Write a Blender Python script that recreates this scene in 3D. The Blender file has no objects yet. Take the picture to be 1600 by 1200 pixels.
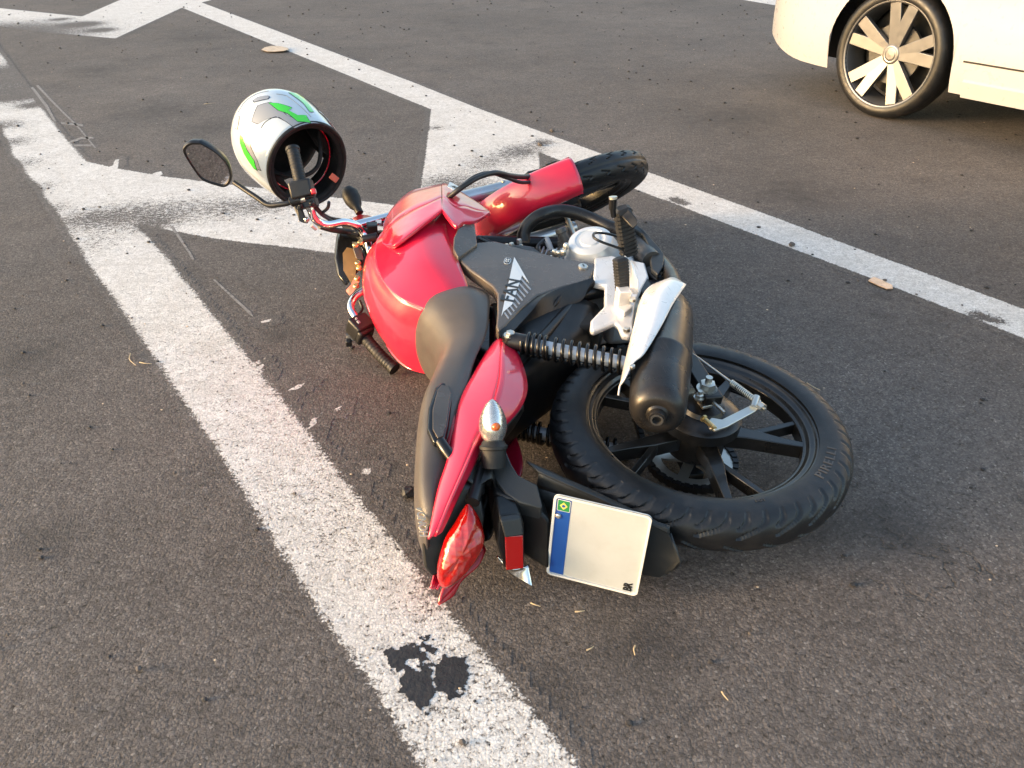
import bpy, bmesh, math, random
from mathutils import Vector, Matrix, noise
import numpy as np
V = Vector
PI = math.pi
random.seed(7)
scene = bpy.context.scene
COL = scene.collection

# ------------------------------------------------------------------ camera, sky, sun, exposure
cam = bpy.data.cameras.new('camera')
cam.sensor_width = 36.0
cam.lens = 27.6279
cam.clip_start = 0.05
cam.clip_end = 3000
cam_ob = bpy.data.objects.new('camera', cam)
COL.objects.link(cam_ob)
RC = Matrix([[0.999964, -0.004554, -0.007096], [-0.008432, -0.540039, -0.841598], [0.0, 0.841627, -0.540059]])                      # rows: right, down, forward
m3 = Matrix((RC[0], -RC[1], -RC[2])).transposed()
cam_ob.matrix_world = Matrix.Translation(V((0.0, 0.0, 1.1103))) @ m3.to_4x4()
scene.camera = cam_ob

SUN_DIR = V((-0.97, -0.20, 0.18)).normalized()      # towards the sun: low, left and a little behind the viewer
SUN_EL = math.asin(SUN_DIR.z)
SUN_AZ = math.atan2(SUN_DIR.x, SUN_DIR.y)
world = bpy.data.worlds.new('World')
scene.world = world
world.use_nodes = True
wn = world.node_tree
wn.nodes.clear()
sky = wn.nodes.new('ShaderNodeTexSky')
sky.sky_type = 'NISHITA'
sky.sun_disc = False
sky.sun_elevation = SUN_EL
sky.sun_rotation = SUN_AZ
sky.air_density = 1.0
sky.dust_density = 3.0
sky.ozone_density = 0.7
bg = wn.nodes.new('ShaderNodeBackground')
bg.inputs['Strength'].default_value = 0.15
wo = wn.nodes.new('ShaderNodeOutputWorld')
wn.links.new(sky.outputs[0], bg.inputs['Color'])
wn.links.new(bg.outputs[0], wo.inputs['Surface'])

sun = bpy.data.lights.new('sun', 'SUN')
sun.energy = 0.6
sun.angle = math.radians(9)
sun.color = (1.0, 0.66, 0.42)
sun_ob = bpy.data.objects.new('sun', sun)
COL.objects.link(sun_ob)
sun_ob.rotation_euler = SUN_DIR.to_track_quat('Z', 'Y').to_euler()

scene.view_settings.view_transform = 'Standard'
scene.view_settings.look = 'None'
scene.view_settings.gamma = 1.0
scene.view_settings.use_curve_mapping = False
scene.view_settings.exposure = 2.1

# ------------------------------------------------------------------ material helpers
class NT:
    def __init__(s, name):
        s.m = bpy.data.materials.new(name)
        s.m.use_nodes = True
        s.t = s.m.node_tree
        s.b = s.t.nodes['Principled BSDF']
    def n(s, typ, **kw):
        nd = s.t.nodes.new(typ)
        for k, v in kw.items(): setattr(nd, k, v)
        return nd
    def l(s, a, b): s.t.links.new(a, b)
    def val(s, sock, v):
        if hasattr(v, 'is_output') or isinstance(v, bpy.types.NodeSocket): s.l(v, sock)
        else: sock.default_value = v
    def math(s, op, a, b=None, clamp=False, c=None):
        nd = s.n('ShaderNodeMath', operation=op, use_clamp=clamp)
        s.val(nd.inputs[0], a)
        if b is not None: s.val(nd.inputs[1], b)
        if c is not None: s.val(nd.inputs[2], c)
        return nd.outputs[0]
    def mix(s, f, a, b):
        nd = s.n('ShaderNodeMix', data_type='RGBA')
        s.val(nd.inputs[0], f); s.val(nd.inputs[6], a); s.val(nd.inputs[7], b)
        return nd.outputs[2]
    def noise(s, vec, scale, detail=3, rough=0.55, out='Fac'):
        nd = s.n('ShaderNodeTexNoise')
        if vec is not None: s.l(vec, nd.inputs['Vector'])
        nd.inputs['Scale'].default_value = scale
        nd.inputs['Detail'].default_value = detail
        nd.inputs['Roughness'].default_value = rough
        return nd.outputs[out]
    def voro(s, vec, scale, out='Distance', feature='F1', rnd=1.0):
        nd = s.n('ShaderNodeTexVoronoi', feature=feature)
        if vec is not None: s.l(vec, nd.inputs['Vector'])
        nd.inputs['Scale'].default_value = scale
        nd.inputs['Randomness'].default_value = rnd
        return nd.outputs[out]
    def ramp(s, fac, lo, hi, a=0.0, b=1.0):
        nd = s.n('ShaderNodeMapRange', clamp=True)
        s.val(nd.inputs[0], fac)
        for i, v in enumerate((lo, hi, a, b)): nd.inputs[i+1].default_value = v
        return nd.outputs[0]
    def bump(s, h, dist, strength=1.0):
        nd = s.n('ShaderNodeBump')
        s.l(h, nd.inputs['Height'])
        nd.inputs['Distance'].default_value = dist
        nd.inputs['Strength'].default_value = strength
        s.l(nd.outputs[0], s.b.inputs['Normal'])
        return nd

def rgba(c): return (c[0], c[1], c[2], 1.0)

def mat(name, col, rough=0.5, metal=0.0, coat=0.0, var=0.12, bump=0.0, bscale=300, spec=0.5, dust=0.0, trans=0.0, coat_rough=0.04, vscale=9, scratch=0.0):
    N = NT(name)
    b = N.b
    geo = N.n('ShaderNodeTexCoord').outputs['Object']
    nz = N.noise(geo, vscale, 4)
    f = N.ramp(nz, 0.3, 0.7, 1-var, 1+var)
    c = N.mix(0.0, rgba(col), rgba(col))
    mul = N.n('ShaderNodeVectorMath', operation='SCALE')
    N.l(c, mul.inputs[0]); N.l(f, mul.inputs['Scale'])
    outc = mul.outputs[0]
    rg = N.ramp(N.noise(geo, vscale*4, 4), 0.3, 0.7, rough*0.85, min(1, rough*1.2))
    if dust:
        d = N.ramp(N.noise(geo, 30, 6, 0.65), 0.48, 0.75, 0, dust)
        outc = N.mix(d, outc, rgba((0.23, 0.19, 0.16)))
        rg = N.math('ADD', rg, N.math('MULTIPLY', d, 0.35), True)
    if scratch:
        mp = N.n('ShaderNodeMapping'); N.l(geo, mp.inputs[0]); mp.inputs['Scale'].default_value = (4, 40, 90)
        d = N.ramp(N.noise(mp.outputs[0], 4, 4, 0.6), 0.62, 0.68, 0, scratch)
        outc = N.mix(d, outc, rgba((0.3, 0.27, 0.25)))
    N.l(outc, b.inputs['Base Color'])
    N.l(rg, b.inputs['Roughness'])
    b.inputs['Metallic'].default_value = metal
    b.inputs['Specular IOR Level'].default_value = spec
    b.inputs['Coat Weight'].default_value = coat
    b.inputs['Coat Roughness'].default_value = coat_rough
    if trans: b.inputs['Transmission Weight'].default_value = trans
    if bump: N.bump(N.noise(geo, bscale, 3), bump)
    return N.m

# asphalt colour / height shared by the ground sheet and the bare spots of the paint
def asphalt_nodes(N):
    pos = N.n('ShaderNodeNewGeometry').outputs['Position']
    fl = N.n('ShaderNodeVectorMath', operation='MULTIPLY'); N.l(pos, fl.inputs[0]); fl.inputs[1].default_value = (1, 1, 0)
    p = fl.outputs[0]
    wob = N.n('ShaderNodeVectorMath', operation='ADD')
    wn_ = N.n('ShaderNodeVectorMath', operation='SCALE'); N.l(N.noise(p, 90, 2, out='Color'), wn_.inputs[0]); wn_.inputs['Scale'].default_value = 0.005
    N.l(p, wob.inputs[0]); N.l(wn_.outputs[0], wob.inputs[1])
    q = wob.outputs[0]
    d1 = N.voro(q, 190); c1 = N.voro(q, 190, 'Color')
    d2 = N.voro(q, 360)
    fine = N.noise(q, 520, 4, 0.72)
    sep = N.n('ShaderNodeSeparateColor'); N.l(c1, sep.inputs[0])
    big = N.noise(p, 0.7, 5, 0.6); mid = N.noise(p, 7, 5, 0.62); med = N.noise(p, 38, 3, 0.6)
    h = N.math('SUBTRACT', 1.0, N.math('MULTIPLY', d1, 0.9))
    chip_up = N.ramp(sep.outputs[0], 0.0, 1.0, 0.35, 1.0)
    h = N.math('MULTIPLY', h, chip_up)
    h = N.math('ADD', h, N.math('MULTIPLY', d2, -0.35))
    h = N.math('ADD', h, N.math('MULTIPLY', fine, 0.45))
    h = N.math('ADD', h, N.math('MULTIPLY', med, 0.9))
    v = N.ramp(sep.outputs[1], 0, 1, 0.72, 1.22)
    v = N.math('MULTIPLY', v, N.ramp(mid, 0.25, 0.75, 0.86, 1.14))
    v = N.math('MULTIPLY', v, N.ramp(big, 0.3, 0.7, 0.78, 1.16))
    v = N.math('MULTIPLY', v, N.ramp(h, 0.4, 1.3, 0.5, 1.12))
    v = N.math('MULTIPLY', v, N.ramp(fine, 0.3, 0.7, 0.8, 1.18))
    pit = N.ramp(N.noise(p, 95, 5, 0.72), 0.585, 0.66)
    v = N.math('MULTIPLY', v, N.ramp(pit, 0, 1, 1.0, 0.36))
    h = N.math('SUBTRACT', h, N.math('MULTIPLY', pit, 0.7))
    hue = N.mix(N.ramp(N.noise(p, 2.2, 4), 0.35, 0.65), rgba((0.138, 0.120, 0.109)), rgba((0.150, 0.127, 0.112)))
    hue = N.mix(N.ramp(sep.outputs[2], 0.93, 0.98, 0, 0.8), hue, rgba((0.28, 0.25, 0.225)))
    sc = N.n('ShaderNodeVectorMath', operation='SCALE'); N.l(hue, sc.inputs[0]); N.l(v, sc.inputs['Scale'])
    return p, q, sc.outputs[0], h, fine, mid

N = NT('asphalt')
p_, q_, colr, hgt, fine_, mid_ = asphalt_nodes(N)
# thin cracks: iso-lines of a distorted noise, only in some patches
ck = N.math('ABSOLUTE', N.math('SUBTRACT', N.noise(p_, 1.1, 5, 0.62), 0.5))
def near(N, p, c, r0, r1):
    d = N.n('ShaderNodeVectorMath', operation='DISTANCE'); N.l(p, d.inputs[0]); d.inputs[1].default_value = (c[0], c[1], 0)
    return N.ramp(d.outputs['Value'], r0, r1, 1, 0)
ck2 = N.math('ABSOLUTE', N.math('SUBTRACT', N.noise(p_, 2.6, 6, 0.6), 0.5))
crk = N.math('MAXIMUM', near(N, p_, (0.903,1.149), 0.16, 0.30), near(N, p_, (0.931,1.349), 0.08, 0.2))
crk = N.math('MAXIMUM', crk, near(N, p_, (0.896,0.969), 0.08, 0.2))
ckm = N.math('MULTIPLY', N.ramp(ck2, 0.0, 0.010, 1, 0), crk)
ckm = N.math('MULTIPLY', ckm, N.ramp(N.noise(p_, 40, 3), 0.42, 0.55))
colr = N.mix(N.math('MULTIPLY', ckm, 0.8), colr, rgba((0.03, 0.028, 0.026)))
# darker oily blotches
ob = N.math('MULTIPLY', N.ramp(N.noise(p_, 2.3, 7, 0.74), 0.56, 0.74), 0.55)
colr = N.mix(ob, colr, rgba((0.035, 0.031, 0.029)))
st = None
for c_, r_ in (((-2.012,4.659), 0.45), ((-1.603,4.300), 0.35), ((-2.913,5.868), 0.4), ((-2.682,7.184), 0.5), ((-1.112,2.190), 0.2), ((0.771,1.169), 0.18), ((0.604,1.171), 0.14), ((0.227,0.892), 0.22), ((1.161,2.227), 0.07), ((-0.223,1.300), 0.06), ((-0.668,1.999), 0.10), ((-0.304,1.388), 0.10), ((-1.351,1.883), 0.18), ((-0.945,1.171), 0.14), ((1.257,4.477), 0.6), ((1.187,3.202), 0.4), ((0.048,0.805), 0.2)):
    k_ = near(N, p_, c_, 0.0, r_)
    st = k_ if st is None else N.math('MAXIMUM', st, k_)
sn = N.ramp(N.math('ADD', N.math('MULTIPLY', st, 0.42), N.noise(p_, 14, 6, 0.75)), 0.62, 0.92, 0, 0.62)
colr = N.mix(sn, colr, rgba((0.040, 0.036, 0.034)))
N.l(colr, N.b.inputs['Base Color'])
N.b.inputs['Roughness'].default_value = 0.82
N.b.inputs['Specular IOR Level'].default_value = 0.35
hh = N.math('SUBTRACT', hgt, N.math('MULTIPLY', ckm, 2.0))
N.bump(hh, 0.0020, 1.0)
M_asphalt = N.m

N = NT('road_paint')
p_, q_, colr, hgt, fine_, mid_ = asphalt_nodes(N)
aw = N.n('ShaderNodeAttribute', attribute_name='wear').outputs['Fac']
ae = N.n('ShaderNodeAttribute', attribute_name='edge').outputs['Fac']
strk = N.n('ShaderNodeMapping'); N.l(p_, strk.inputs[0])
strk.inputs['Rotation'].default_value = (0, 0, 0.15); strk.inputs['Scale'].default_value = (0.5, 1, 1)
s1 = N.noise(strk.outputs[0], 75, 6, 0.78)
s2 = N.noise(p_, 130, 4, 0.75)
nm = N.math('ADD', N.math('MULTIPLY', s1, 0.5), N.math('MULTIPLY', s2, 0.5))
nm = N.math('ADD', nm, N.math('MULTIPLY', N.math('SUBTRACT', N.math('MULTIPLY', hgt, 0.7), 0.75), 0.18))
asf = N.n('ShaderNodeAttribute', attribute_name='soft').outputs['Fac']
ef = N.n('ShaderNodeMapRange', clamp=True, interpolation_type='SMOOTHSTEP')
N.l(N.math('DIVIDE', ae, asf), ef.inputs[0])
for i_, v_ in enumerate((-1.3, 0.5, 0.36, 0.0)): ef.inputs[i_+1].default_value = v_
thr = N.math('ADD', N.math('ADD', 0.335, N.math('MULTIPLY', aw, 0.30)), ef.outputs[0])
m1 = N.ramp(N.math('SUBTRACT', nm, thr), -0.045, 0.045)
ed = N.math('ADD', ae, N.math('MULTIPLY', N.math('SUBTRACT', N.noise(p_, 120, 4, 0.7), 0.5), 0.030))
m2 = N.ramp(N.math('ADD', ed, N.math('MULTIPLY', asf, 1.3)), -0.002, 0.004)
pm = N.math('MULTIPLY', m1, m2)
pc = N.mix(N.ramp(N.noise(p_, 9, 5, 0.6), 0.3, 0.7), rgba((0.66, 0.62, 0.57)), rgba((0.80, 0.765, 0.72)))
pc = N.mix(N.ramp(hgt, 0.55, 1.15, 0.5, 0.0), pc, rgba((0.22, 0.19, 0.165)))
pc = N.mix(N.ramp(N.noise(p_, 330, 2, 0.6), 0.62, 0.70, 0, 0.55), pc, rgba((0.16, 0.14, 0.125)))
pc = N.mix(N.ramp(N.noise(p_, 62, 5, 0.72), 0.60, 0.68, 0, 0.5), pc, rgba((0.20, 0.175, 0.155)))
N.l(N.mix(pm, colr, pc), N.b.inputs['Base Color'])
N.b.inputs['Roughness'].default_value = 0.72
N.b.inputs['Specular IOR Level'].default_value = 0.35
hp = N.math('ADD', N.math('MULTIPLY', hgt, N.math('SUBTRACT', 1.0, N.math('MULTIPLY', pm, 0.45))), N.math('MULTIPLY', pm, 0.6))
N.bump(hp, 0.0019, 1.0)
M_paint = N.m

M_red = mat('red_paint', (0.64, 0.010, 0.042), 0.34, coat=1.0, var=0.05, coat_rough=0.05)
M_redp = mat('red_plastic', (0.36, 0.006, 0.014), 0.3, var=0.1, coat=0.4)
M_panel = mat('dark_panel_plastic', (0.092, 0.072, 0.056), 0.24, var=0.2, dust=0.14, bump=0.0001, bscale=700)
M_black = mat('black_plastic', (0.0055, 0.0055, 0.006), 0.40, var=0.2, dust=0.05, bump=0.00025, bscale=500)
M_blackg = mat('gloss_black', (0.005, 0.005, 0.0055), 0.22, var=0.2, dust=0.02)
M_frame = mat('black_frame_steel', (0.005, 0.005, 0.0055), 0.35, var=0.2, dust=0.07)
M_rubber = mat('rubber', (0.0045, 0.0044, 0.0045), 0.55, var=0.25, dust=0.10, bump=0.0003, bscale=420)
M_tyre = mat('tyre_rubber', (0.0065, 0.0070, 0.0080), 0.42, var=0.3, dust=0.07, bump=0.00025, bscale=500, spec=0.5)
M_text = mat('moulded_rubber_text', (0.05, 0.051, 0.053), 0.6, var=0.1)
M_rim = mat('rim_satin_black', (0.0075, 0.007, 0.0065), 0.30, var=0.15, dust=0.06, coat=0.25)
M_seat = mat('seat_vinyl', (0.075, 0.062, 0.052), 0.40, var=0.15, bump=0.0005, bscale=650, dust=0.06)
M_grey = mat('grey_plastic', (0.022, 0.024, 0.025), 0.45, var=0.12, dust=0.05, bump=0.0003, bscale=450)
M_silver = mat('silver_engine_paint', (0.60, 0.62, 0.63), 0.36, metal=0.35, var=0.05, coat=0.25, dust=0.08)
M_white = mat('pearl_white_shield', (0.74, 0.71, 0.68), 0.30, metal=0.2, var=0.05, coat=0.5, dust=0.12, scratch=0.5)
M_alu = mat('cast_aluminium', (0.55, 0.55, 0.55), 0.34, metal=0.9, var=0.1, dust=0.1)
M_forkal = mat('fork_slider_aluminium', (0.50, 0.50, 0.51), 0.30, metal=0.85, var=0.08, dust=0.08)
M_chrome = mat('chrome', (0.78, 0.78, 0.80), 0.07, metal=1.0, var=0.03)
M_zinc = mat('zinc_plated_steel', (0.62, 0.60, 0.54), 0.33, metal=0.9, var=0.1, dust=0.15)
M_brass = mat('yellow_zinc', (0.62, 0.47, 0.22), 0.33, metal=0.9, var=0.1)
M_exh = mat('exhaust_black', (0.022, 0.020, 0.019), 0.30, metal=0.35, var=0.3, dust=0.05, scratch=0.10)
M_pipe = mat('header_pipe', (0.06, 0.06, 0.06), 0.40, metal=0.4, var=0.2, dust=0.12)
M_damper = mat('damper_body_white', (0.66, 0.68, 0.72), 0.35, metal=0.2, var=0.05)
M_rednut = mat('red_lens', (0.50, 0.006, 0.006), 0.10, var=0.05, coat=1.0)
M_orange = mat('amber_bulb', (0.75, 0.13, 0.015), 0.2, var=0.05, coat=0.5)
M_reflector = mat('reflector_chrome', (0.72, 0.72, 0.70), 0.18, metal=1.0, var=0.05)
M_plate = mat('plate_enamel', (0.46, 0.485, 0.485), 0.35, var=0.05, dust=0.12)
M_plateb = mat('plate_blue', (0.012, 0.075, 0.33), 0.35, var=0.04)
M_plateg = mat('flag_green', (0.02, 0.22, 0.06), 0.4, var=0.04)
M_inkw = mat('white_print', (0.70, 0.70, 0.68), 0.35, var=0.04)
M_inkb = mat('black_print', (0.012, 0.012, 0.012), 0.4, var=0.05)
M_inkgold = mat('cream_print', (0.62, 0.55, 0.40), 0.5, var=0.05)
M_inkgrey = mat('grey_print', (0.30, 0.31, 0.33), 0.35, var=0.05)
M_gauge_sheen = mat('gauge_bronze_sheen', (0.30, 0.17, 0.07), 0.35, metal=0.5, var=0.3)  # bronze face, with the warm reflection in its glass put into the colour
M_mirror = mat('mirror_glass', (0.62, 0.62, 0.64), 0.03, metal=1.0, var=0.01)
M_orangep = mat('orange_plastic_flap', (0.42, 0.07, 0.025), 0.4, var=0.1, coat=0.3)
M_cord = mat('cable_sheath', (0.012, 0.012, 0.013), 0.4, var=0.1, dust=0.12)
M_clear = None
N = NT('clear_lens')
N.b.inputs['Base Color'].default_value = (0.95, 0.93, 0.90, 1)
N.b.inputs['Roughness'].default_value = 0.04
N.b.inputs['Transmission Weight'].default_value = 0.92
N.b.inputs['IOR'].default_value = 1.25
wv = N.n('ShaderNodeTexWave', wave_type='BANDS'); wv.inputs['Scale'].default_value = 60
N.l(N.n('ShaderNodeTexCoord').outputs['Object'], wv.inputs[0])
N.bump(wv.outputs['Fac'], 0.0006)
M_clear = N.m
N = NT('red_tail_lens')
N.b.inputs['Base Color'].default_value = (0.62, 0.006, 0.004, 1)
N.b.inputs['Roughness'].default_value = 0.09
N.b.inputs['Coat Weight'].default_value = 1.0
tcx = N.n('ShaderNodeTexCoord').outputs['Object']
vd = N.voro(tcx, 85, rnd=0.25)
vc = N.ramp(vd, 0.0, 0.7, 1.0, 0.72)
sc_ = N.n('ShaderNodeVectorMath', operation='SCALE'); sc_.inputs[0].default_value = (0.44, 0.006, 0.004); N.l(vc, sc_.inputs['Scale'])
N.l(sc_.outputs[0], N.b.inputs['Base Color'])
N.bump(vd, 0.0025, 0.6)
M_taillens = N.m
M_car = mat('white_car_paint', (0.41, 0.41, 0.425), 0.3, var=0.01, coat=1.0)
M_carglass = mat('tinted_car_glass', (0.02, 0.022, 0.024), 0.05, var=0.05, coat=0.6)
M_alloy = mat('bright_alloy', (0.20, 0.20, 0.205), 0.38, metal=0.75, var=0.05)
M_dark = mat('dark_cavity', (0.012, 0.011, 0.010), 0.7, var=0.2)
M_lampgl = mat('headlamp_glass', (0.55, 0.60, 0.68), 0.06, var=0.05, coat=1.0)
M_tar = mat('tar', (0.022, 0.0205, 0.0205), 0.55, var=0.3, bump=0.0012, bscale=220, vscale=60)
M_stone = mat('stone', (0.10, 0.085, 0.075), 0.8, var=0.4, vscale=14)
M_straw = mat('dry_straw', (0.52, 0.40, 0.24), 0.7, var=0.2)
M_leaf = mat('dry_leaf', (0.55, 0.42, 0.29), 0.6, var=0.25, vscale=40)
M_chip = mat('plastic_chip', (0.62, 0.40, 0.26), 0.3, var=0.15, coat=0.4, vscale=40)

# ------------------------------------------------------------------ mesh helpers
def link(o, parent=None):
    COL.objects.link(o)
    if parent is not None: o.parent = parent
    return o

def mk(name, verts, faces, m, parent=None, smooth=35, bevel=0, seg=2, solid=0, offset=-1, sub=0, flip=False):
    me = bpy.data.meshes.new(name)
    me.from_pydata([tuple(v) for v in verts], [], [tuple(f) for f in faces])
    ms = m if isinstance(m, (list, tuple)) else [m]
    for x in ms: me.materials.append(x)
    bm = bmesh.new(); bm.from_mesh(me)
    bmesh.ops.recalc_face_normals(bm, faces=bm.faces)
    if flip: bmesh.ops.reverse_faces(bm, faces=bm.faces)
    bm.to_mesh(me); bm.free()
    if smooth:
        me.shade_smooth()
        me.set_sharp_from_angle(angle=math.radians(smooth))
    o = bpy.data.objects.new(name, me)
    link(o, parent)
    if solid:
        md = o.modifiers.new('solid', 'SOLIDIFY'); md.thickness = solid; md.offset = offset
    if bevel:
        md = o.modifiers.new('bevel', 'BEVEL'); md.width = bevel; md.segments = seg; md.limit_method = 'ANGLE'; md.angle_limit = math.radians(30)
    if sub:
        md = o.modifiers.new('sub', 'SUBSURF'); md.levels = sub; md.render_levels = sub
    return o

class MB:
    def __init__(s): s.v = []; s.f = []; s.mi = []; s.g = []
    def add(s, v, f, mi=0):
        s.g.append((v, f))
        k = len(s.v); s.v += [V(x) for x in v]; s.f += [tuple(i+k for i in x) for x in f]; s.mi += [mi]*len(f)
    def each(s, name, m, parent=None, per=1, **kw):      # every `per` added shapes become an object of their own
        for i in range(0, len(s.g), per):
            b = MB()
            for v, f in s.g[i:i+per]: b.add(v, f)
            b.build(name, m, parent, **kw)
    def build(s, name, m, parent=None, **kw):
        o = mk(name, s.v, s.f, m, parent, **kw)
        if isinstance(m, (list, tuple)):
            for p, i in zip(o.data.polygons, s.mi): p.material_index = i
        return o

def crom(pts, n, closed=False):
    P = [V(p) for p in pts]
    if len(P) == 2 and not closed: return [P[0].lerp(P[1], i/(n-1)) for i in range(n)]
    N_ = len(P); out = []
    segs = N_ if closed else N_-1
    for k in range(n):
        t = k/n*segs if closed else k/(n-1)*segs
        i = min(int(t), segs-1); u = t-i
        g = lambda j: P[j % N_] if closed else (P[j] if 0 <= j < N_ else (P[0]*2-P[1] if j < 0 else P[-1]*2-P[-2]))
        a, b, c, d = g(i-1), g(i), g(i+1), g(i+2)
        out.append(0.5*((2*b)+(c-a)*u+(2*a-5*b+4*c-d)*u*u+(3*b-a-3*c+d)*u**3))
    return out

def tube_g(pts, r, n=10, samples=None, caps=True):
    P = crom(pts, samples) if samples else [V(p) for p in pts]
    R_ = r if callable(r) else (lambda t: r)
    T = [(P[min(i+1, len(P)-1)]-P[max(i-1, 0)]).normalized() for i in range(len(P))]
    up = V((0, 0, 1)) if abs(T[0].z) < 0.9 else V((1, 0, 0))
    a = T[0].cross(up).normalized()
    v, f = [], []
    for i, p in enumerate(P):
        a = (a-T[i]*a.dot(T[i])).normalized(); b = T[i].cross(a)
        rr = R_(i/(len(P)-1))
        for k in range(n):
            t = 2*PI*k/n
            v.append(p+a*math.cos(t)*rr+b*math.sin(t)*rr)
    for i in range(len(P)-1):
        for k in range(n):
            f.append((i*n+k, i*n+(k+1) % n, (i+1)*n+(k+1) % n, (i+1)*n+k))
    if caps:
        f.append(tuple(range(n-1, -1, -1))); f.append(tuple((len(P)-1)*n+k for k in range(n)))
    return v, f

def tube(name, pts, r, m, parent, n=12, samples=None, **kw):
    v, f = tube_g(pts, r, n, samples)
    return mk(name, v, f, m, parent, **kw)

def frame(axis):
    z = V(axis).normalized()
    x = z.orthogonal().normalized()
    return x, z.cross(x), z

def lathe_g(prof, o, axis, n=40, closed=False, fr=None):
    x, y, z = fr if fr else frame(axis)
    o = V(o); v, f = [], []
    for a, r in prof:
        for k in range(n):
            t = 2*PI*k/n
            v.append(o+z*a+(x*math.cos(t)+y*math.sin(t))*r)
    m = len(prof)
    for i in range(m if closed else m-1):
        j = (i+1) % m
        for k in range(n):
            f.append((i*n+k, i*n+(k+1) % n, j*n+(k+1) % n, j*n+k))
    if not closed:
        if prof[0][1] > 1e-6: f.append(tuple(range(n)))
        if prof[-1][1] > 1e-6: f.append(tuple((m-1)*n+k for k in range(n)))
    return v, f

def lathe(name, prof, o, axis, m, parent, n=40, closed=False, **kw):
    v, f = lathe_g(prof, o, axis, n, closed)
    return mk(name, v, f, m, parent, **kw)

def prism_g(pts, vec):
    n = len(pts); vec = V(vec)
    v = [V(p) for p in pts]+[V(p)+vec for p in pts]
    f = [tuple(range(n)), tuple(range(2*n-1, n-1, -1))]+[(i, (i+1) % n, n+(i+1) % n, n+i) for i in range(n)]
    return v, f

def prism(name, pts, vec, m, parent, bevel=0.003, **kw):
    v, f = prism_g(pts, vec)
    return mk(name, v, f, m, parent, bevel=bevel, **kw)

def box_g(c, x, y, z):
    c, x, y, z = V(c), V(x)/2, V(y)/2, V(z)/2
    v = [c+x*i+y*j+z*k for i in (-1, 1) for j in (-1, 1) for k in (-1, 1)]
    return v, [(0, 1, 3, 2), (4, 6, 7, 5), (0, 4, 5, 1), (2, 3, 7, 6), (0, 2, 6, 4), (1, 5, 7, 3)]

def box(name, c, x, y, z, m, parent, bevel=0.002, **kw):
    v, f = box_g(c, x, y, z)
    return mk(name, v, f, m, parent, bevel=bevel, **kw)

def grid_g(rows, nu, nv, closed_v=False):
    R1 = [crom(r, nv, closed_v) for r in rows]
    cols = [crom([r[j] for r in R1], nu) for j in range(nv)]
    v = [cols[j][i] for i in range(nu) for j in range(nv)]
    f = []
    for i in range(nu-1):
        for j in range(nv if closed_v else nv-1):
            k = (j+1) % nv
            f.append((i*nv+j, i*nv+k, (i+1)*nv+k, (i+1)*nv+j))
    return v, f

def strip_g(A, B_, nu=24, nv=6, bulge=(0, 0, 0), power=1.0):
    a, b = crom(A, nu), crom(B_, nu); bulge = V(bulge)
    v = [a[i].lerp(b[i], j/(nv-1))+bulge*(4*(j/(nv-1))*(1-j/(nv-1)))**power for i in range(nu) for j in range(nv)]
    f = [(i*nv+j, i*nv+j+1, (i+1)*nv+j+1, (i+1)*nv+j) for i in range(nu-1) for j in range(nv-1)]
    return v, f

def coil_g(p0, p1, R_, r, turns, n=8, per=18):
    p0, p1 = V(p0), V(p1)
    x, y, z = frame(p1-p0); L = (p1-p0).length
    N_ = int(turns*per)
    pts = [p0+z*(L*i/N_)+(x*math.cos(2*PI*i/per)+y*math.sin(2*PI*i/per))*R_ for i in range(N_+1)]
    return tube_g(pts, r, n)

def text_g(s, size, extrude=0.0, sx=1.0, shear=0.0, bold=0.0, spacing=1.0):
    cu = bpy.data.curves.new('t', 'FONT'); cu.body = s; cu.size = size; cu.extrude = extrude
    cu.align_x = 'CENTER'; cu.align_y = 'CENTER'; cu.shear = shear; cu.offset = bold; cu.space_character = spacing
    cu.resolution_u = 3
    o = bpy.data.objects.new('t', cu); COL.objects.link(o)
    dg = bpy.context.evaluated_depsgraph_get()
    me = bpy.data.meshes.new_from_object(o.evaluated_get(dg))
    v = [V((q.co.x*sx, q.co.y, q.co.z)) for q in me.vertices]; f = [tuple(p.vertices) for p in me.polygons]
    bpy.data.objects.remove(o); bpy.data.curves.remove(cu); bpy.data.meshes.remove(me)
    return v, f

def text(name, s, size, o, xd, yd, m, parent, extrude=0.0004, **kw):
    v, f = text_g(s, size, extrude, **kw)
    x = V(xd).normalized(); z = x.cross(V(yd)).normalized(); y = z.cross(x)
    return mk(name, [V(o)+x*q.x+y*q.y+z*q.z for q in v], f, m, parent, smooth=0)

def bolt_g(c, ax, r=0.006, h=0.006, n=6):
    return lathe_g([(0, r), (h*0.8, r), (h, r*0.75)], c, ax, n)

def thing(name, label, cat, M4=None, group=None):
    e = bpy.data.objects.new(name, None); COL.objects.link(e)
    e.empty_display_size = 0.1
    if M4 is not None: e.matrix_world = M4
    e['label'] = label; e['category'] = cat
    if group: e['group'] = group
    return e

def tag(o, label, cat, group=None):
    o['label'] = label; o['category'] = cat
    if group: o['group'] = group
    return o

# ------------------------------------------------------------------ the ground: one asphalt sheet, painted gore markings on it
g = mk('road', [(-400, -400, 0), (400, -400, 0), (400, 400, 0), (-400, 400, 0)], [(0, 1, 2, 3)], M_asphalt, smooth=0)
g['kind'] = 'structure'

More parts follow.
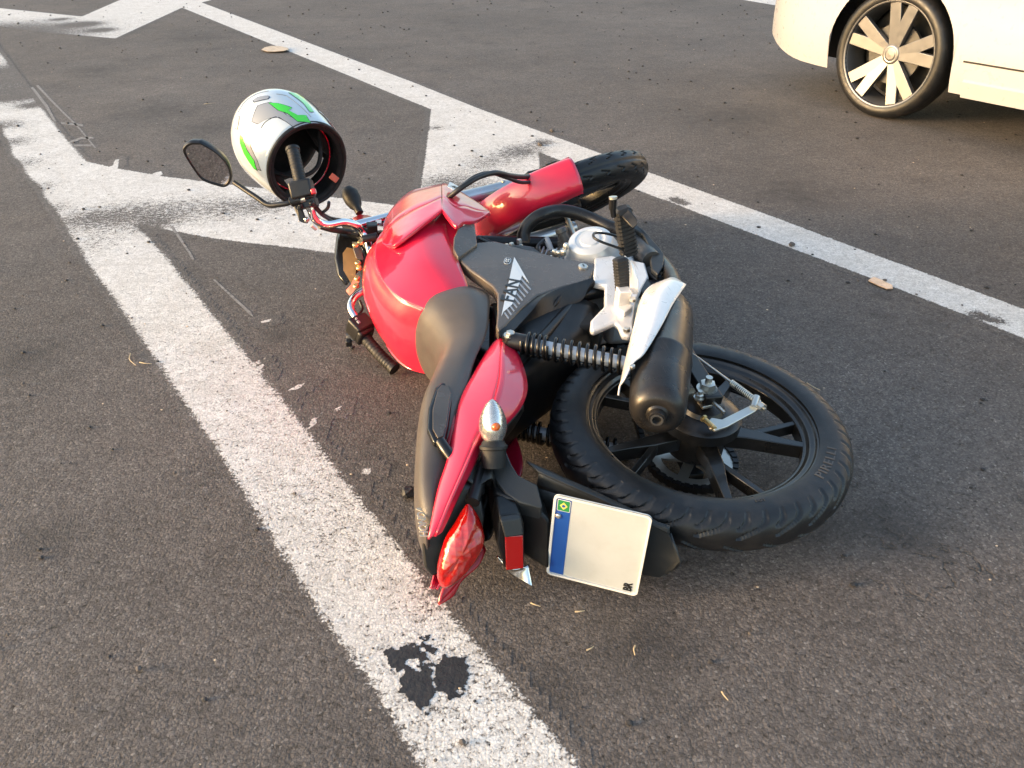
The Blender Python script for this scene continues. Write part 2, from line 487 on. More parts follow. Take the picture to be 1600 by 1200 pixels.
line_left = [(-4.382,6.673),(-2.728,4.310),(-2.383,3.791),(-1.995,3.282),(-1.730,2.905),(-1.532,2.627),(-1.266,2.273),(-1.035,1.949),(-0.871,1.722),(-0.670,1.445),(-0.560,1.283),(-0.477,1.162),(-0.365,1.001),(-0.247,0.845),(-0.147,0.695),(-0.074,0.582),(0.040,0.401),(0.288,0.387),(0.157,0.569),(0.082,0.683),(0.015,0.781),(-0.067,0.898),(-0.166,1.042),(-0.282,1.210),(-0.330,1.280),(-0.497,1.528),(-0.673,1.785),(-0.853,2.044),(-1.088,2.379),(-1.317,2.705),(-1.495,2.968),(-2.023,3.719),(-2.303,4.111),(-2.634,4.593),(-3.513,5.893),(-4.927,7.998),(-9.803,15.278)]
line_right = [(-6.776,14.627),(-3.524,9.761),(-0.617,5.366),(-0.190,4.687),(0.107,4.246),(0.436,3.768),(0.615,3.483),(0.983,2.966),(1.208,2.627),(1.427,2.310),(1.557,2.123),(1.685,1.958),(2.240,1.332),(2.060,1.168),(1.573,1.782),(1.461,1.951),(1.354,2.110),(1.151,2.405),(0.992,2.620),(0.844,2.826),(0.548,3.235),(0.287,3.606),(0.209,3.707),(-0.447,4.665),(-0.693,5.026),(-1.004,5.498),(-1.968,6.933),(-3.440,9.127),(-6.053,12.989)]
chevron_near = [(-2.204,3.903),(-2.023,3.719),(-1.833,3.606),(-1.566,3.478),(-1.383,3.411),(-1.090,3.309),(-0.987,3.273),(-0.370,3.041),(-0.388,3.350),(-0.398,3.704),(-0.449,4.680),(-0.358,4.708),(0.231,3.779),(0.139,3.802),(0.130,3.524),(0.070,2.366),(-0.632,2.603),(-0.755,2.646),(-0.912,2.690),(-1.085,2.743),(-1.289,2.829),(-1.473,2.913)]
chevron_far = [(-6.625,9.851),(-5.400,9.198),(-4.225,8.528),(-4.380,9.817),(-4.800,13.169),(-3.334,9.748),(-3.450,9.177),(-3.345,7.217),(-3.903,7.476),(-4.721,7.949),(-5.827,8.577)]
lane_edge = [(0.974,12.766),(2.874,9.342),(3.029,9.021),(4.151,6.815),(5.267,4.398),(4.976,4.116),(3.920,6.398),(2.904,8.620),(2.554,9.331),(0.954,12.489)]
flakes = [[(-0.701,1.859),(-0.691,1.862),(-0.671,1.824),(-0.662,1.804),(-0.677,1.808),(-0.689,1.828)], [(-0.494,1.578),(-0.482,1.583),(-0.475,1.556),(-0.482,1.543),(-0.492,1.549)], [(-0.482,1.597),(-0.463,1.613),(-0.458,1.605),(-0.477,1.589)],
          [(-0.579,1.715),(-0.554,1.739),(-0.542,1.742),(-0.545,1.726),(-0.570,1.702)], [(-0.447,1.616),(-0.425,1.636),(-0.422,1.627),(-0.439,1.608)], [(-0.339,1.380),(-0.318,1.386),(-0.317,1.359),(-0.334,1.362)], [(-0.758,2.095),(-0.724,2.102),(-0.721,2.090),(-0.748,2.078)],
          [(-1.842,3.606),(-1.881,3.735),(-1.871,3.756),(-1.811,3.596)], [(-1.622,3.534),(-1.594,3.552),(-1.570,3.505),(-1.595,3.479)]]
scratches = [[(-3.093,5.385),(-3.085,5.403),(-2.686,4.835),(-2.318,4.323),(-2.064,3.943),(-2.074,3.943),(-2.338,4.336),(-2.701,4.835)], [(-3.097,5.328),(-3.090,5.347),(-2.744,4.837),(-2.513,4.462),(-2.527,4.463),(-2.755,4.822)], [(-2.481,4.448),(-2.337,4.402),(-2.312,4.349),(-2.458,4.406)], [(-2.254,4.062),(-2.226,4.144),(-2.165,4.143),(-2.149,4.106),(-2.204,4.096),(-2.231,4.027)], [(-2.204,4.003),(-2.112,4.000),(-2.097,3.966),(-2.184,3.968)],
             [(-1.306,2.869),(-1.293,2.868),(-1.130,2.596),(-1.106,2.551),(-1.115,2.551),(-1.150,2.614)], [(-0.991,2.387),(-0.983,2.387),(-0.798,2.150),(-0.781,2.116),(-0.798,2.133)]]
polys = [line_left, line_right, chevron_near, chevron_far, lane_edge] + flakes
softs = [0.026, 0.011, 0.013, 0.013, 0.013] + [0.004]*len(flakes)
wear_spots = [((-3.464,5.677), 0.45, 1.2), ((-3.088,5.130), 0.22, 1.2), ((-4.576,7.278), 0.9, 1.2), ((-2.840,4.840), 0.10, 0.8), ((-2.547,4.059), 0.12, 0.55), ((-2.300,3.697), 0.11, 0.50), ((-2.054,3.351), 0.10, 0.46), ((-1.868,3.085), 0.08, 0.40), ((-2.772,4.390), 0.14, 0.6),
              ((-1.721,2.939), 0.14, 0.30), ((-1.597,2.971), 0.18, 0.34), ((-1.458,3.002), 0.18, 0.30), ((-1.291,3.071), 0.20, 0.26), ((-1.095,3.066), 0.17, 0.34), ((-0.951,3.115), 0.12, 0.34), ((-1.363,2.883), 0.08, 0.40), ((-1.530,2.680), 0.12, 0.30),
              ((0.056,3.826), 0.13, 0.62), ((-0.111,3.636), 0.16, 0.42), ((-0.300,3.365), 0.14, 0.48), ((0.171,3.978), 0.07, 0.60), ((-0.391,4.262), 0.05, 0.6), ((-0.101,3.235), 0.2, 0.40), ((-3.984,8.024), 0.16, 0.8), ((-3.651,7.672), 0.12, 0.7), ((-4.357,8.366), 0.1, 0.6),
              ((0.676,3.121), 0.035, 0.9), ((0.702,3.075), 0.03, 0.8), ((1.401,2.085), 0.035, 0.95), ((1.441,2.052), 0.025, 0.8), ((-0.134,1.018), 0.06, 0.3), ((-0.323,1.240), 0.25, 0.22), ((-0.592,1.621), 0.3, 0.16), ((-0.087,0.794), 0.2, 0.25), ((-0.936,2.023), 0.3, 0.12)]

def poly_sd(P, poly):
    n = len(poly); A = np.array(poly); Bq = np.roll(A, -1, 0)
    d = np.full(len(P), 1e9); ins = np.zeros(len(P), bool)
    for a, b in zip(A, Bq):
        ab = b-a; t = np.clip(((P-a)@ab)/max(ab@ab, 1e-12), 0, 1)
        d = np.minimum(d, np.linalg.norm(P-(a+t[:, None]*ab), axis=1))
        c = ((a[1] > P[:, 1]) != (b[1] > P[:, 1]))
        with np.errstate(divide='ignore', invalid='ignore'):
            xs = (b[0]-a[0])*(P[:, 1]-a[1])/(b[1]-a[1])+a[0]
        ins ^= c & (P[:, 0] < xs)
    return np.where(ins, d, -d)

def paint_sheet():
    st = 0.015
    allp = np.array([q for p in polys for q in p])
    x0, y0 = np.maximum(allp.min(0)-0.1, (-8, -1.2)); x1, y1 = np.minimum(allp.max(0)+0.1, (9, 15))
    xs = np.arange(x0, x1, st); ys = np.arange(y0, y1, st)
    X, Y = np.meshgrid(xs, ys, indexing='ij'); P = np.stack([X.ravel(), Y.ravel()], 1)
    sd = np.full(len(P), -9.0); soft = np.full(len(P), 0.012)
    for p, sf in zip(polys, softs):
        a = np.array(p); lo, hi = a.min(0)-0.1, a.max(0)+0.1
        k = np.where((P[:, 0] > lo[0]) & (P[:, 0] < hi[0]) & (P[:, 1] > lo[1]) & (P[:, 1] < hi[1]))[0]
        if len(k):
            q = poly_sd(P[k], p); up = q > sd[k]; soft[k[up]] = sf; sd[k] = np.maximum(sd[k], q)
    wear = np.zeros(len(P))
    for (c, r, s) in wear_spots:
        wear += s*np.exp(-(((P-np.array(c))**2).sum(1))/(r*r))
    wear = np.clip(wear, 0, 1)
    ny = len(ys); keep = (sd > -0.045).reshape(X.shape)
    kf = keep[:-1, :-1] & keep[1:, :-1] & keep[:-1, 1:] & keep[1:, 1:]
    I, J = np.where(kf)
    quad = np.stack([I*ny+J, (I+1)*ny+J, (I+1)*ny+J+1, I*ny+J+1], 1)
    used, inv = np.unique(quad.ravel(), return_inverse=True)
    quad = inv.reshape(-1, 4)
    v = [(P[u, 0], P[u, 1], 0.0008) for u in used]
    me = bpy.data.meshes.new('road_marking'); me.from_pydata(v, [], [tuple(int(i) for i in q) for q in quad])
    me.materials.append(M_paint)
    for nm, arr in (('wear', wear[used]), ('edge', sd[used]), ('soft', soft[used])):
        at = me.attributes.new(nm, 'FLOAT', 'POINT'); at.data.foreach_set('value', arr.astype(np.float32))
    o = bpy.data.objects.new('road_marking', me); COL.objects.link(o); o['kind'] = 'structure'
paint_sheet()
mb = MB()
for p in scratches:
    mb.add([(x, y, 0.0010) for x, y in p], [tuple(range(len(p)))])
mb.build('road_scratch', mat('scraped_asphalt', (0.205, 0.185, 0.168), 0.8, var=0.5, vscale=60), None, smooth=0)['kind'] = 'structure'

# black tar patch on the broad line: ragged low relief islands
def tar(name, shapes, cell, thr, h, seed):
    A = np.array([q for sh_ in shapes for q in sh_]); lo, hi = A.min(0)-0.03, A.max(0)+0.03
    nx, ny = int((hi[0]-lo[0])/cell)+1, int((hi[1]-lo[1])/cell)+1
    v, f, idx = [], [], {}
    def vid(i, j, top):
        k = (i, j, top)
        if k not in idx:
            x, y = lo[0]+i*cell, lo[1]+j*cell
            n1 = noise.noise(V((x*90, y*90, seed)))*0.35*cell; n2 = noise.noise(V((x*90, y*90, seed+9)))*0.35*cell
            zz = 0.0010+(h*(0.7+0.6*noise.noise(V((x*120, y*120, seed+4)))) if top else 0)
            idx[k] = len(v); v.append((x+n1, y+n2, zz))
        return idx[k]
    C_ = np.array([[lo[0]+(i+.5)*cell, lo[1]+(j+.5)*cell] for i in range(nx) for j in range(ny)])
    sd = np.max([poly_sd(C_, sh_) for sh_ in shapes], axis=0).reshape(nx, ny)
    occ = np.zeros((nx, ny), bool)
    for i in range(nx):
        for j in range(ny):
            x, y = lo[0]+(i+.5)*cell, lo[1]+(j+.5)*cell
            q = noise.fractal(V((x*34, y*34, seed)), 0.6, 2.1, 6)
            occ[i, j] = (min(sd[i, j], 0.012)*22 + q*0.16 + 0.22*noise.noise(V((x*110, y*110, seed+2)))) > thr
    for i in range(nx):
        for j in range(ny):
            if not occ[i, j]: continue
            f.append((vid(i, j, 1), vid(i+1, j, 1), vid(i+1, j+1, 1), vid(i, j+1, 1)))
            for (di, dj, a, b) in ((-1, 0, (0, 0), (0, 1)), (1, 0, (1, 1), (1, 0)), (0, -1, (1, 0), (0, 0)), (0, 1, (0, 1), (1, 1))):
                ii, jj = i+di, j+dj
                if not (0 <= ii < nx and 0 <= jj < ny and occ[ii, jj]):
                    f.append((vid(i+a[0], j+a[1], 1), vid(i+b[0], j+b[1], 1), vid(i+b[0], j+b[1], 0), vid(i+a[0], j+a[1], 0)))
    return mk(name, v, f, M_tar, smooth=60)
tag(tar('tar_patch', [[(-0.217,0.882),(-0.204,0.888),(-0.189,0.874),(-0.185,0.856),(-0.195,0.847),(-0.211,0.863)], [(-0.193,0.896),(-0.175,0.901),(-0.159,0.890),(-0.145,0.867),(-0.133,0.844),(-0.134,0.812),(-0.131,0.795),(-0.140,0.770),(-0.155,0.774),(-0.172,0.795),(-0.185,0.813),(-0.188,0.835),(-0.178,0.848),(-0.158,0.844),(-0.156,0.862),(-0.180,0.872),(-0.191,0.882)],
     [(-0.125,0.866),(-0.110,0.881),(-0.089,0.866),(-0.079,0.852),(-0.081,0.812),(-0.097,0.790),(-0.112,0.795),(-0.128,0.808),(-0.136,0.830),(-0.133,0.844)], [(-0.162,0.911),(-0.145,0.917),(-0.147,0.890),(-0.157,0.896)], [(-0.146,0.888),(-0.137,0.890),(-0.133,0.876),(-0.143,0.876)]], 0.0018, 0.0, 0.0008, 8.4),
    'ragged black tar patch stuck on the broad worn white line', 'tar patch')

# ------------------------------------------------------------------ the fallen motorcycle (local frame: x forward, y left, z up, origin at the rear axle)
RB = Matrix([[-0.166473, -0.040935, -0.985196], [0.983806, 0.060421, -0.168748], [0.066434, -0.997333, 0.030214]])
MW = Matrix.Translation(V((0.3862,1.3272,0.1349))) @ RB.to_4x4()
bike = thing('motorcycle', 'red motorcycle lying on its side on the asphalt, helmet hung on its bar', 'motorcycle', MW)
OUT = V((0, -1, 0))
FC, FN, FA = V((1.2446,0.0147,0.0113)), V((0.5966,-0.7454,0.2975)), V((-0.4462,0.0000,0.8949))
fy = -FN; fz = (FA-fy*FA.dot(fy)).normalized(); fx = fy.cross(fz)
TF = lambda p: FC+fx*p[0]+fy*p[1]+fz*p[2]
TI = lambda p: V(p)

def tyre_g(T, Rc, a, b, nth, groove, bead=0.2385):
    v, f = [], []
    phis = [math.radians(q) for q in range(-118, 119, 4)]
    sq = lambda c, e: math.copysign(abs(c)**e, c)
    prof = [(bead, -0.033)]+[(Rc+b*sq(math.cos(q), 0.80), a*sq(math.sin(q), 0.85)) for q in phis]+[(bead, 0.033)]
    pn = len(prof)
    for i in range(nth):
        t = 2*PI*i/nth
        for j, (R_, l) in enumerate(prof):
            d = 0
            if 0 < j < pn-1: d = groove(t, math.degrees(phis[j-1]))
            rr = R_-d
            v.append(T((rr*math.cos(t), l, rr*math.sin(t))))
    for i in range(nth):
        k = (i+1) % nth
        for j in range(pn-1): f.append((i*pn+j, k*pn+j, k*pn+j+1, i*pn+j+1))
    return v, f

def groove_rear(t, ph):
    a = abs(ph)
    if a > 78 or a < 8: return 0
    sgn = 1 if ph > 0 else 0
    N_ = 52
    u = (t*N_/(2*PI)) + 0.5*sgn + max(0, 1-a/70)**1.7*1.9 + 0.08*math.sin(a*0.12)
    k = math.floor(u); fr_ = u-k
    long_ = (k % 2 == 0)
    if not long_ and a < 34: return 0
    w = 0.19 if a < 56 else 0.15
    d = abs(fr_-0.5)
    return 0.0050*max(0, min(1, (w-d)/0.06))*(1 if a < 72 else (78-a)/6)

def groove_front(t, ph):
    a = abs(ph)
    if a < 3: return 0.003
    if a > 68 or a < 16: return 0
    N_ = 30
    zig = 0.35*(1 if (int(a/14) % 2 == 0) else -1)*((a % 14)/14-0.5)
    u = t*N_/(2*PI)+(0.5 if ph > 0 else 0)+0.9*(1-a/68)+zig
    d = abs((u % 1)-0.5)
    return 0.0040*max(0, min(1, (0.10-d)/0.05))

def rim(name, T, spoke0, nsp, label=None):
    mb = MB()
    prof = [(-0.0345, 0.2440), (-0.0345, 0.2350), (-0.028, 0.2300), (-0.026, 0.2215), (-0.017, 0.2150), (-0.015, 0.2090), (0.015, 0.2090), (0.017, 0.2150), (0.026, 0.2215), (0.028, 0.2300), (0.0345, 0.2350), (0.0345, 0.2440), (0.031, 0.2450), (0.028, 0.2360), (-0.028, 0.2360), (-0.031, 0.2450)]
    n = 120; v = []; f = []
    for (y, R_) in prof:
        for k in range(n):
            t = 2*PI*k/n; v.append(T((R_*math.cos(t), y, R_*math.sin(t))))
    m_ = len(prof)
    for i in range(m_):
        j = (i+1) % m_
        for k in range(n): f.append((i*n+k, i*n+(k+1) % n, j*n+(k+1) % n, j*n+k))
    mb.add(v, f)
    def arm(poly, y0, y1):
        p = [T((x, y0, z)) for x, z in poly]; q = [T((x, y1, z)) for x, z in poly]
        k = len(p)
        mb.add(p+q, [tuple(range(k)), tuple(range(2*k-1, k-1, -1))]+[(i, (i+1) % k, k+(i+1) % k, k+i) for i in range(k)])
    def pl(R_, ang, off):  # point at radius, angle, tangential offset
        a = math.radians(ang); return (R_*math.cos(a)-off*math.sin(a), R_*math.sin(a)+off*math.cos(a))
    for s in range(nsp):
        a = spoke0+s*360/nsp
        arm([pl(0.035, a, -0.020), pl(0.10, a, -0.012), pl(0.212, a-1.5, -0.008), pl(0.212, a-1.5, 0.008), pl(0.17, a, 0.007), pl(0.115, a+2, 0.014), pl(0.035, a, 0.022)], -0.016, 0.016)
        p1, p2, p3, p4 = pl(0.112, a, 0.004), pl(0.212, a+19, -0.007), pl(0.212, a+19, 0.006), pl(0.108, a, 0.018)
        arm([p1, p2, p3, p4], -0.013, 0.013)
    vv, ff = lathe_g([(-0.045, 0.052), (-0.04, 0.060), (0.04, 0.060), (0.045, 0.052)], (0, 0, 0), (0, 1, 0), 40)
    mb.add([T(q) for q in vv], ff)
    return mb.build(name, M_rim, bike, smooth=40, bevel=0.0018)

# rear wheel
rw = rim('rear_wheel', TI, -112, 5)
v, f = tyre_g(TI, 0.262, 0.0455, 0.047, 1020, groove_rear)
ty = mk('tyre', v, f, M_tyre, rw, smooth=50)
def arc_text(s, size, R_, ang, y, m, parent, step_w=1.0):
    v, f = text_g(s, size, 0.0008, sx=step_w, bold=0.0002, spacing=1.18)
    out = []
    for q in v:
        a = math.radians(ang)+q.x/R_
        rr = R_-q.y
        # seen from the right: angle grows counter-clockwise, letter tops towards the hub
        out.append(V((rr*math.cos(a), y(rr)-q.z, rr*math.sin(a))))
    return mk('lettering', out, f, m, parent, smooth=0)
sidew = lambda rr: -(0.0455*(max(0.05, 1-(abs(rr-0.262)/0.047)**2.5))**0.425+0.0006)
arc_text('PIRELLI', 0.0250, 0.2595, -132, sidew, M_text, ty, 1.15)
arc_text('DOT', 0.0085, 0.252, -176, sidew, M_text, ty)
lathe('brake_drum_plate', [(0.030, 0.082), (0.052, 0.082), (0.060, 0.074), (0.066, 0.045), (0.074, 0.040), (0.078, 0.022)], (0, 0, 0), OUT, M_frame, bike, 48)
mb = MB()
mb.add(*lathe_g([(0.078, 0.014), (0.105, 0.014)], (0, 0, 0), OUT, 16))
mb.add(*lathe_g([(0.112, 0.021), (0.115, 0.021)], (0, 0, 0), OUT, 24))
mb.add(*lathe_g([(0.115, 0.0155), (0.128, 0.0155), (0.129, 0.012)], (0, 0, 0), OUT, 6))
mb.add(*lathe_g([(0.129, 0.007), (0.142, 0.007)], (0, 0, 0), OUT, 12))
mb.build('axle_nut', M_zinc, bike, smooth=35)

# sprocket and chain on the far side
mb = MB()
pts = []
for k in range(44*4):
    t = 2*PI*k/(44*4); R_ = 0.094 if (k % 4) in (0, 1) else 0.087
    pts.append((R_*math.cos(t), 0.072, R_*math.sin(t)))
n = len(pts); inner = [(0.066*math.cos(2*PI*k/n), 0.072, 0.066*math.sin(2*PI*k/n)) for k in range(n)]
vv = [V(p) for p in pts+inner]+[V(p)+V((0, 0.006, 0)) for p in pts+inner]
ff = [(i, (i+1) % n, n+(i+1) % n, n+i) for i in range(n)]+[(2*n+i, 3*n+i, 3*n+(i+1) % n, 2*n+(i+1) % n) for i in range(n)]+[(i, 2*n+i, 2*n+(i+1) % n, (i+1) % n) for i in range(n)]+[(n+i, n+(i+1) % n, 3*n+(i+1) % n, 3*n+i) for i in range(n)]
mb.add(vv, ff)
for k in range(5):
    a = 2*PI*k/5
    mb.add(*box_g((0.045*math.cos(a), 0.075, 0.045*math.sin(a)), V((math.cos(a), 0, math.sin(a)))*0.05, (0, 0.005, 0), V((-math.sin(a), 0, math.cos(a)))*0.022))
mb.build('sprocket', M_zinc, bike, smooth=30)
mb = MB()
fx_, R1, R2 = 0.52, 0.0935, 0.036
path = []
for k in range(160):
    s = k/160
    L1 = fx_; C1 = PI*R1; C2 = PI*R2; tot = 2*L1+C1+C2; d = s*tot
    if d < C1: a = PI/2+d/R1; path.append((R1*math.cos(a), R1*math.sin(a)))
    elif d < C1+L1: u = (d-C1)/L1; path.append((u*fx_, -R1+(R1-R2)*u))
    elif d < C1+L1+C2: a = -PI/2+(d-C1-L1)/R2; path.append((fx_+R2*math.cos(a), R2*math.sin(a)))
    else: u = (d-C1-L1-C2)/L1; path.append((fx_*(1-u), R2+(R1-R2)*u))
for k in range(0, 160):
    a, b = V((path[k][0], 0.075, path[k][1])), V((path[(k+1) % 160][0], 0.075, path[(k+1) % 160][1]))
    d = (b-a); w = 0.009 if k % 2 else 0.0065
    mb.add(*box_g((a+b)/2, d*1.15, (0, w*2, 0), d.cross(V((0, 1, 0))).normalized()*0.011))
mb.build('chain', M_frame, bike, smooth=0)

# swing arm, frame tubes
box('swingarm', (0.22, -0.104, -0.005), (0.50, 0, 0.0), (0, 0.022, 0), (0.0, 0, 0.038), M_frame, bike, 0.004)
box('swingarm', (0.22, 0.104, -0.005), (0.50, 0, 0.0), (0, 0.022, 0), (0.0, 0, 0.038), M_frame, bike, 0.004)
mb = MB()
mb.add(*tube_g([(0.47, -0.10, 0.0), (0.47, 0.10, 0.0)], 0.022, 14))
for s in (-1, 1):
    mb.add(*tube_g([(0.47, 0.085*s, -0.06), (0.46, 0.088*s, 0.05), (0.43, 0.088*s, 0.18), (0.40, 0.075*s, 0.34), (0.44, 0.06*s, 0.40)], 0.016, 12, 20))
    mb.add(*tube_g([(0.42, 0.075*s, 0.36), (0.20, 0.09*s, 0.385), (0.0, 0.088*s, 0.43), (-0.20, 0.06*s, 0.50)], 0.013, 12, 20))
    mb.add(*tube_g([(0.43, 0.088*s, 0.16), (0.26, 0.092*s, 0.28), (0.12, 0.092*s, 0.39)], 0.012, 10, 12))
mb.add(*tube_g([(0.44, 0, 0.42), (0.70, 0, 0.50), (0.93, 0, 0.50)], 0.022, 12, 12))
mb.add(*tube_g([(0.95, 0, 0.46), (0.93, 0, 0.30), (0.90, 0, 0.10)], 0.019, 12, 12))
mb.add(*tube_g([V((1.264, 0, -0.026))+V((-0.446, 0, 0.895))*k for k in (0.53, 0.71)], 0.028, 16))
mb.build('frame', M_frame, bike, smooth=40)
# inner mudguard and battery box: the dark bulk behind the side panels
v, f = grid_g([[(0.40, -0.10, 0.33), (0.40, -0.085, 0.12), (0.40, 0.085, 0.12), (0.40, 0.10, 0.33)],
               [(0.22, -0.095, 0.37), (0.26, -0.07, 0.20), (0.26, 0.07, 0.20), (0.22, 0.095, 0.37)],
               [(0.05, -0.085, 0.445), (0.06, -0.07, 0.415), (0.06, 0.07, 0.415), (0.05, 0.085, 0.445)],
               [(-0.18, -0.07, 0.50), (-0.16, -0.07, 0.455), (-0.16, 0.07, 0.455), (-0.18, 0.07, 0.50)]], 20, 16)
mk('inner_mudguard', v, f, M_black, bike, solid=0.004)
mb = MB(); mb.add(*box_g((0.37, 0.0, 0.255), (0.14, 0, 0), (0, 0.17, 0), (0, 0, 0.24))); mb.build('battery_box', M_dark, bike, bevel=0.01)

# shock absorbers
for s in (-1, 1):
    top = V((0.2150, 0.118*s, 0.3640)); bot = V((0.090, 0.118*s, 0.118))
    ax = (bot-top).normalized()
    mb = MB()
    mb.add(*tube_g([top, top+ax*0.05], 0.020, 16)); mb.add(*lathe_g([(-0.013, 0.017), (0.013, 0.017)], top, OUT, 20)); 
    sh = mb.build('shock_absorber', M_frame, bike, smooth=40)
    lathe('shock_eye', [(-0.013, 0.017), (0.013, 0.017)], bot, OUT, M_frame, sh, 20)
    L = (bot-top).length
    tube('damper_body', [top+ax*0.05, bot-ax*0.01], 0.0145, M_damper, sh, 16)
    v, f = coil_g(top+ax*0.03, top+ax*0.085, 0.0235, 0.0042, 4.5); mk('spring', v, f, M_blackg, sh, smooth=60)
    v, f = coil_g(top+ax*0.085, bot-ax*0.02, 0.0235, 0.0042, 10); mk('spring', v, f, M_blackg, sh, smooth=60)
    mb = MB(); mb.add(*bolt_g(top+OUT*(-s*0.013), OUT*(-s), 0.010, 0.010)); mb.add(*lathe_g([(0, 0.014), (0.004, 0.014)], top+OUT*(-s*0.011), OUT*(-s), 20)); mb.build('shock_bolt', M_zinc, sh)

# ---------------------------------------------------------------- engine
mb = MB()
mb.add(*box_g((0.62, 0, 0.02), (0.26, 0, 0.0), (0, 0.15, 0), (0, 0, 0.20)))
mb.add(*box_g((0.49, 0, 0.0), (0.12, 0, 0), (0, 0.13, 0), (0, 0, 0.15)))
mb.build('crankcase', M_silver, bike, bevel=0.02, seg=3)
cc = (0.6359,-0.1500,0.0829); bc = V((0.655, -0.05, 0.055))
axc = (V(cc)-bc).normalized()
lathe('clutch_cover', [(0, 0.088), (0.012, 0.088), (0.018, 0.082), (0.055, 0.070), (0.075, 0.061), (0.084, 0.057), (0.088, 0.050), (0.0895, 0.040), (0.0865, 0.037), (0.0865, 0.028), (0.090, 0.025), (0.092, 0.0)], bc+axc*0.005, axc, M_silver, bike, 56, smooth=30)
mb = MB()
x_, y_, z_ = frame(axc)
for k in range(9):
    a = 2*PI*k/9+0.2
    c = bc+(x_*math.cos(a)+y_*math.sin(a))*0.084
    mb.add(*lathe_g([(0, 0.010), (0.022, 0.0095), (0.023, 0.007)], c, axc, 14)); mb.add(*bolt_g(c+axc*0.022, axc, 0.006, 0.007))
mb.each('cover_bolt', M_alu, bike, per=2)
# oil filler neck with cap, cover wing
mb = MB(); mb.add(*lathe_g([(0, 0.014), (0.025, 0.014), (0.027, 0.017), (0.038, 0.016), (0.040, 0.012)], (0.7298,-0.0900,0.1198), (0.35, -0.8, 0.35), 20)); mb.build('oil_filler_cap', M_pipe, bike)
mb = MB()
mb.add(*prism_g([(0.6324,-0.1050,0.0323),(0.6355,-0.1000,-0.0344),(0.5411,-0.1000,-0.0315),(0.4714,-0.1000,0.0152),(0.5018,-0.1050,0.0734),(0.5648,-0.1050,0.0816)], (0, 0.05, 0)))
mb.build('crankcase_cover', M_silver, bike, bevel=0.008, seg=3)
# cylinder with fins, head
mb = MB()
cd = V((0.36, 0, 0.93)).normalized(); c0 = V((0.66, 0, 0.12)); cx = V((cd.z, 0, -cd.x))
for k in range(9):
    mb.add(*box_g(c0+cd*(0.012*k), cx*0.13, (0, 0.135, 0), cd*0.004))
mb.add(*box_g(c0+cd*0.05, cx*0.095, (0, 0.10, 0), cd*0.11))
mb.build('cylinder', M_alu, bike, smooth=0)
mb = MB(); mb.add(*box_g(c0+cd*0.145, cx*0.125, (0, 0.13, 0), cd*0.075)); mb.add(*lathe_g([(0, 0.03), (0.012, 0.03), (0.015, 0.024)], c0+cd*0.15+OUT*0.065, OUT, 24)); mb.build('cylinder_head', M_alu, bike, bevel=0.008)
mb = MB()
sp = (0.7100,-0.0850,0.1703)
mb.add(*tube_g([(0.7345,-0.1000,0.1749), (0.7231,-0.0900,0.1696), (0.7103,-0.0750,0.1643)], 0.0085, 12, 8)); mb.build('spark_plug_cap', M_inkgrey, bike)
tube('spark_plug_lead', [(0.7345,-0.1000,0.1749),(0.7071,-0.0900,0.2030),(0.6973,-0.0700,0.2004)], 0.0045, M_cord, bike, 8, 10)
mb = MB()
for q in [(0.6985,-0.0900,0.3041),(0.7143,-0.0850,0.2857),(0.7204,-0.0850,0.2706),(0.7614,-0.0750,0.2417)]: mb.add(*bolt_g(q, (0.2, -1, 0.2), 0.008, 0.012))
mb.add(*tube_g([(0.7237,-0.0900,0.3262),(0.7095,-0.0800,0.2898),(0.7553,-0.0700,0.2372)], 0.006, 8, 10)); mb.each('exhaust_stud', M_zinc, bike)
for pp in ([(0.6912,-0.1300,0.3657),(0.6889,-0.1150,0.3370),(0.6857,-0.1000,0.3030),(0.7077,-0.0800,0.2727)], [(0.7187,-0.1200,0.3550),(0.7019,-0.1000,0.3124),(0.7154,-0.0750,0.2501)]):
    tube('cable', pp, 0.0045, M_cord, bike, 8, 16)
mb = MB()
for (a, b) in ((835,394), (848,398), (862,401), (876,404)):
    pass
for q in [(0.6349,-0.1000,0.1736),(0.6267,-0.1000,0.1651),(0.6131,-0.1100,0.1552),(0.6289,-0.1200,0.1455)]: mb.add(*bolt_g(q, OUT, 0.008, 0.014))
mb.add(*tube_g([(0.6405,-0.0900,0.1786),(0.6278,-0.1100,0.1553),(0.6405,-0.1250,0.1397)], 0.006, 8, 10)); mb.each('clutch_lever_stud', M_zinc, bike)
tube('cable_guard', [(0.5431,-0.1200,0.0181),(0.5503,-0.1450,0.0157),(0.5342,-0.1650,0.0428),(0.5260,-0.1850,0.0835),(0.5424,-0.1900,0.0993),(0.5711,-0.1880,0.0882),(0.5912,-0.1750,0.0513),(0.6002,-0.1600,0.0131)], 0.0035, M_frame, bike, 8, 40)

# exhaust header, muffler and its shield
hp_ = [(0.8186,-0.0500,0.2192),(0.8322,-0.0750,0.2159),(0.8397,-0.1000,0.1972),(0.8438,-0.1200,0.1643),(0.8653,-0.1200,0.1132),(0.8590,-0.1150,0.0674),(0.8378,-0.1050,0.0247),(0.7935,-0.1000,-0.0128),(0.7630,-0.0950,-0.0494),(0.6972,-0.0900,-0.0818),(0.6016,-0.0950,-0.0953),(0.4915,-0.1100,-0.0904),(0.3759,-0.1300,-0.0649)]
tube('exhaust_header', hp_, 0.0185, M_exh, bike, 18, 80)
tube('header_shield', [(0.6577,-0.1050,-0.0530),(0.6186,-0.1050,-0.0640),(0.5535,-0.1100,-0.0668)], lambda t: 0.027-0.002*abs(t-0.5), M_pipe, bike, 24, 14)
m0 = V((-0.1242,-0.1600,0.1524)); m1 = V((0.2651,-0.1500,0.0018)); max_ = (m1-m0).normalized(); ML = (m1-m0).length
